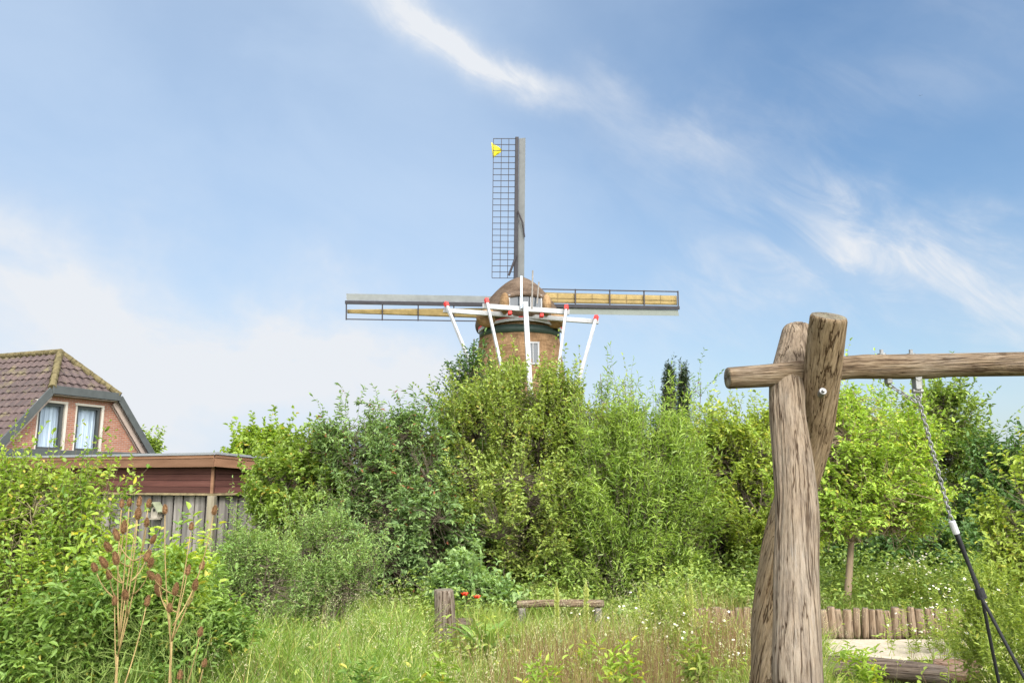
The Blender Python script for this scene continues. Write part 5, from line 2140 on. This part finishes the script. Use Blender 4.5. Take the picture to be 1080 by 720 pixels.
def blades(rg, X, Y, H, Wd, lean, bend, segs=3):
    n = len(X)
    Z = ground_z(X, Y) - .01
    ph = rg.uniform(0, 2 * np.pi, n)
    d = np.stack([np.cos(ph), np.sin(ph), np.zeros(n)], 1)
    fa = rg.uniform(0, np.pi, n)
    s = np.stack([np.cos(fa), np.sin(fa), np.zeros(n)], 1)
    V = []
    pos = np.stack([X, Y, Z], 1)
    e = np.pi / 2 - lean
    for j in range(segs + 1):
        t = j / segs
        if j:
            pos = pos + (d * np.cos(e)[:, None] + np.array([0, 0, 1.]) * np.sin(e)[:, None]) * (H / segs)[:, None]
            e = e - bend / segs
        w = Wd * (1 - t ** 1.6) * .5
        if j < segs:
            V += [pos - s * w[:, None], pos + s * w[:, None]]
        else:
            V += [pos]
    V = np.stack(V, 1)
    k = V.shape[1]
    i = np.arange(n)[:, None] * k
    q = np.concatenate([i + np.array([2 * j, 2 * j + 1, 2 * j + 3, 2 * j + 2]) for j in range(segs - 1)])
    t = i + np.array([2 * (segs - 1), 2 * (segs - 1) + 1, k - 1])
    return V.reshape(-1, 3), q, t, pos


def free(X, Y):
    """True where grass may grow: not on the path, not inside timber"""
    lo, hi = path_edges(X)
    on = (X > 2.35) & (Y > lo - .05 + .12 * np.sin(X * 6)) & (Y < hi + .02)
    return ~on & ~((X > 1.8) & (np.abs(Y - 10.28) < .08))


def fields():
    rg = np.random.default_rng(11)

    def scatter(n, y0, y1, pw=1.0):
        Y = y0 + (y1 - y0) * rg.random(n) ** pw
        X = (rg.random(n) - .5) * 2 * (Y * .70 + .3)
        return X, Y
    # meadow grass
    X, Y = scatter(270000, 4.2, 14.5, .9)
    dn = sinnoise(rg, np.stack([X, Y, 0 * X], 1), 1.3)
    px = 540 + X / Y * FPX
    k = free(X, Y) & (rg.random(len(X)) < .75 + .25 * dn)
    k &= ~((px < 215) & (Y < 8) & (rg.random(len(X)) < .6))
    k &= ~((np.abs(px - 625) < 72) & (Y < 7.2) & (rg.random(len(X)) < .75))
    X, Y, dn, px = X[k], Y[k], dn[k], px[k]
    n = len(X)
    H = rg.uniform(.20, .54, n) * (1 + .42 * dn) * np.where(Y > 9.9, .8, 1.0)
    H *= np.where((px > 855) & (px < 1030) & (Y > 5.0) & (Y < 10.3), .26, 1.0)
    H *= np.where((np.abs(px - 592) < 60) & (Y > 8.6) & (Y < 10.9), .60, 1.0)
    H *= np.where((np.abs(px - 472) < 30) & (Y > 7.4) & (Y < 9.75), .35, 1.0)
    H *= np.where((np.abs(px - 512) < 20) & (Y > 7.4) & (Y < 9.2), .4, 1.0)
    H *= np.where((Y > 10.3) & (X > 1.6), .55, 1.0) * np.where(Y > 7, .88, 1.0)
    lean = np.abs(rg.normal(size=n)) * .28
    V, q, t, tip = blades(rg, X, Y, H, rg.uniform(.005, .012, n), lean, rg.uniform(.3, 1.7, n))
    tag(npmesh('grass', V, q, t, LEAF['grass']), 'tall yellow-green meadow grass', 'grass', None, 'stuff')
    # lush long blades, lower left middle
    X, Y = scatter(170000, 4.4, 9.5, .9)
    px = 540 + X / Y * FPX
    dn = sinnoise(rg, np.stack([X, Y, 0 * X], 1), .9)
    k = (rg.random(len(X)) < .62 * np.exp(-((px - 320) / 180) ** 2) + .06) & (dn > -.2)
    k &= ~((px > 850) & (px < 1030) & (Y > 5.5)) & ~((np.abs(px - 490) < 44) & (Y > 7.2))
    X, Y = X[k], Y[k]
    n = len(X)
    V, q, t, tip = blades(rg, X, Y, rg.uniform(.35, .80, n), rg.uniform(.008, .018, n), np.abs(rg.normal(size=n)) * .32, rg.uniform(.7, 2.3, n), 4)
    tag(npmesh('lush_grass', V, q, t, LEAF['lush']), 'lush long-bladed grass', 'grass', None, 'stuff')
    # dry reddish stems, bottom middle
    X, Y = scatter(120000, 4.5, 9.5, 1.1)
    px = 540 + X / Y * FPX
    k = rg.random(len(X)) < 1.3 * np.exp(-((px - 625) / 66) ** 2) * (Y < 7.5) + .30 * np.exp(-((px - 760) / 50) ** 2) * (Y > 7) + .012
    k &= free(X, Y)
    X, Y = X[k], Y[k]
    n = len(X)
    H = rg.uniform(.38, .92, n)
    k2 = (px[k] > 850) & (Y > 5.5)
    H = np.where(k2, H * .3, H)
    V, q, t, tip = blades(rg, X, Y, H, rg.uniform(.004, .008, n), np.abs(rg.normal(size=n)) * .16, rg.uniform(0, .6, n))
    tag(npmesh('dry_grass', V, q, t, LEAF['dry']), 'dry tan grass stems', 'grass', None, 'stuff')
    # flowering grass: thin stems with loose panicles
    X, Y = scatter(5600, 5.2, 10.6, .9)
    px = 540 + X / Y * FPX
    k = free(X, Y) & (rg.random(len(X)) < .25 + .6 * np.exp(-((px - 560) / 130) ** 2)) & ~((px < 210) & (Y < 7))
    k &= ~((px > 855) & (px < 1030) & (Y > 5.0) & (rg.random(len(X)) < .93))
    k &= ~((np.abs(px - 592) < 60) & (Y > 7.8) & (rg.random(len(X)) < .85)) & ~((np.abs(px - 490) < 44) & (Y > 7.2))
    X, Y = X[k], Y[k]
    n = len(X)
    V, q, t, tip = blades(rg, X, Y, rg.uniform(.5, .85, n), np.full(n, .0030), np.abs(rg.normal(size=n)) * .18, rg.uniform(.1, .7, n), 4)
    per = 14
    off = rg.normal(size=(n, per, 3)) * np.array([.020, .020, .045]) - np.array([0, 0, .06])
    P = (tip[:, None] + off).reshape(-1, 3)
    V2, q2 = kite_geo(P, unit(rg.normal(size=P.shape) * .6 + np.array([0, 0, .8])), unit(rg.normal(size=P.shape)), rg.uniform(.014, .024, len(P)), rg.uniform(.003, .006, len(P)))
    q2 = q2 + len(V)
    tag(npmesh('seed_grass', np.concatenate([V, V2]), np.concatenate([q, q2]), t, LEAF['seed']), 'flowering grass with pale seed heads', 'grass', None, 'stuff')
    # low leafy ground cover under the hedge
    n = 60000
    Y = rg.uniform(10.0, 15.5, n)
    X = (rg.random(n) - .5) * 2 * (Y * .70 + .3)
    k = free(X, Y) & ~((np.abs(540 + X / Y * FPX - 592) < 56) & (Y < 10.9))
    X, Y = X[k], Y[k]
    n = len(X)
    P = np.stack([X, Y, ground_z(X, Y) + rg.random(n) ** 1.3 * .42 * (1 + .5 * sinnoise(rg, np.stack([X, Y, 0 * X], 1), 1.1))], 1)
    D = unit(rg.normal(size=(n, 3)) * np.array([1, 1, .5]))
    V, q = leaf_geo(P, D, unit(np.array([0, 0, 1.]) + rg.normal(size=(n, 3)) * .4), rg.uniform(.04, .09, n), rg.uniform(.02, .05, n))
    tag(npmesh('undergrowth', V, q, None, LEAF['deep']), 'leafy undergrowth along the hedge foot', 'undergrowth', None, 'stuff')
    # broad meadow herbs between the grass
    n = 26000
    Y = 4.5 + 6 * rg.random(n)
    X = (rg.random(n) - .5) * 2 * (Y * .70 + .3)
    c = sinnoise(rg, np.stack([X, Y, 0 * X], 1), .7)
    k = free(X, Y) & (c > .25) & ~((np.abs(540 + X / Y * FPX - 592) < 60) & (Y > 8.5)) & ~((540 + X / Y * FPX > 855) & (Y > 5) & (rg.random(n) < .7))
    X, Y, c = X[k], Y[k], c[k]
    n = len(X)
    P = np.stack([X, Y, ground_z(X, Y) + rg.random(n) * .45], 1)
    D = unit(rg.normal(size=(n, 3)) * np.array([1, 1, .5]) + np.array([0, 0, .3]))
    V, q = leaf_geo(P, D, unit(np.array([0, 0, 1.]) + rg.normal(size=(n, 3)) * .5), rg.uniform(.04, .10, n), rg.uniform(.015, .035, n))
    tag(npmesh('meadow_herbs', V, q, None, LEAF['mug']), 'leafy herbs among the meadow grass', 'herbs', None, 'stuff')


fields()


def bird():
    """a bird far off in the sky"""
    p = at(970.5, 101, 130)
    V = [(0, -.16, 0), (.05, -.02, .01), (0, .20, .03), (-.05, -.02, .01), (0, 0, .05), (.20, .03, .09), (.44, -.05, .03), (.20, -.07, .08), (-.20, .03, .09), (-.44, -.05, .03), (-.20, -.07, .08), (0, 0, -.05)]
    F = [(0, 1, 4), (1, 2, 4), (2, 3, 4), (3, 0, 4), (1, 0, 11), (2, 1, 11), (3, 2, 11), (0, 3, 11), (1, 5, 7), (5, 6, 7), (3, 10, 8), (8, 10, 9)]
    o = MB().add(V, F).build('bird', plain('bird_feathers', (.05, .05, .055)), None, False, 0, p)
    tag(o, 'tiny dark bird flying high in the blue sky at upper right', 'bird')


bird()
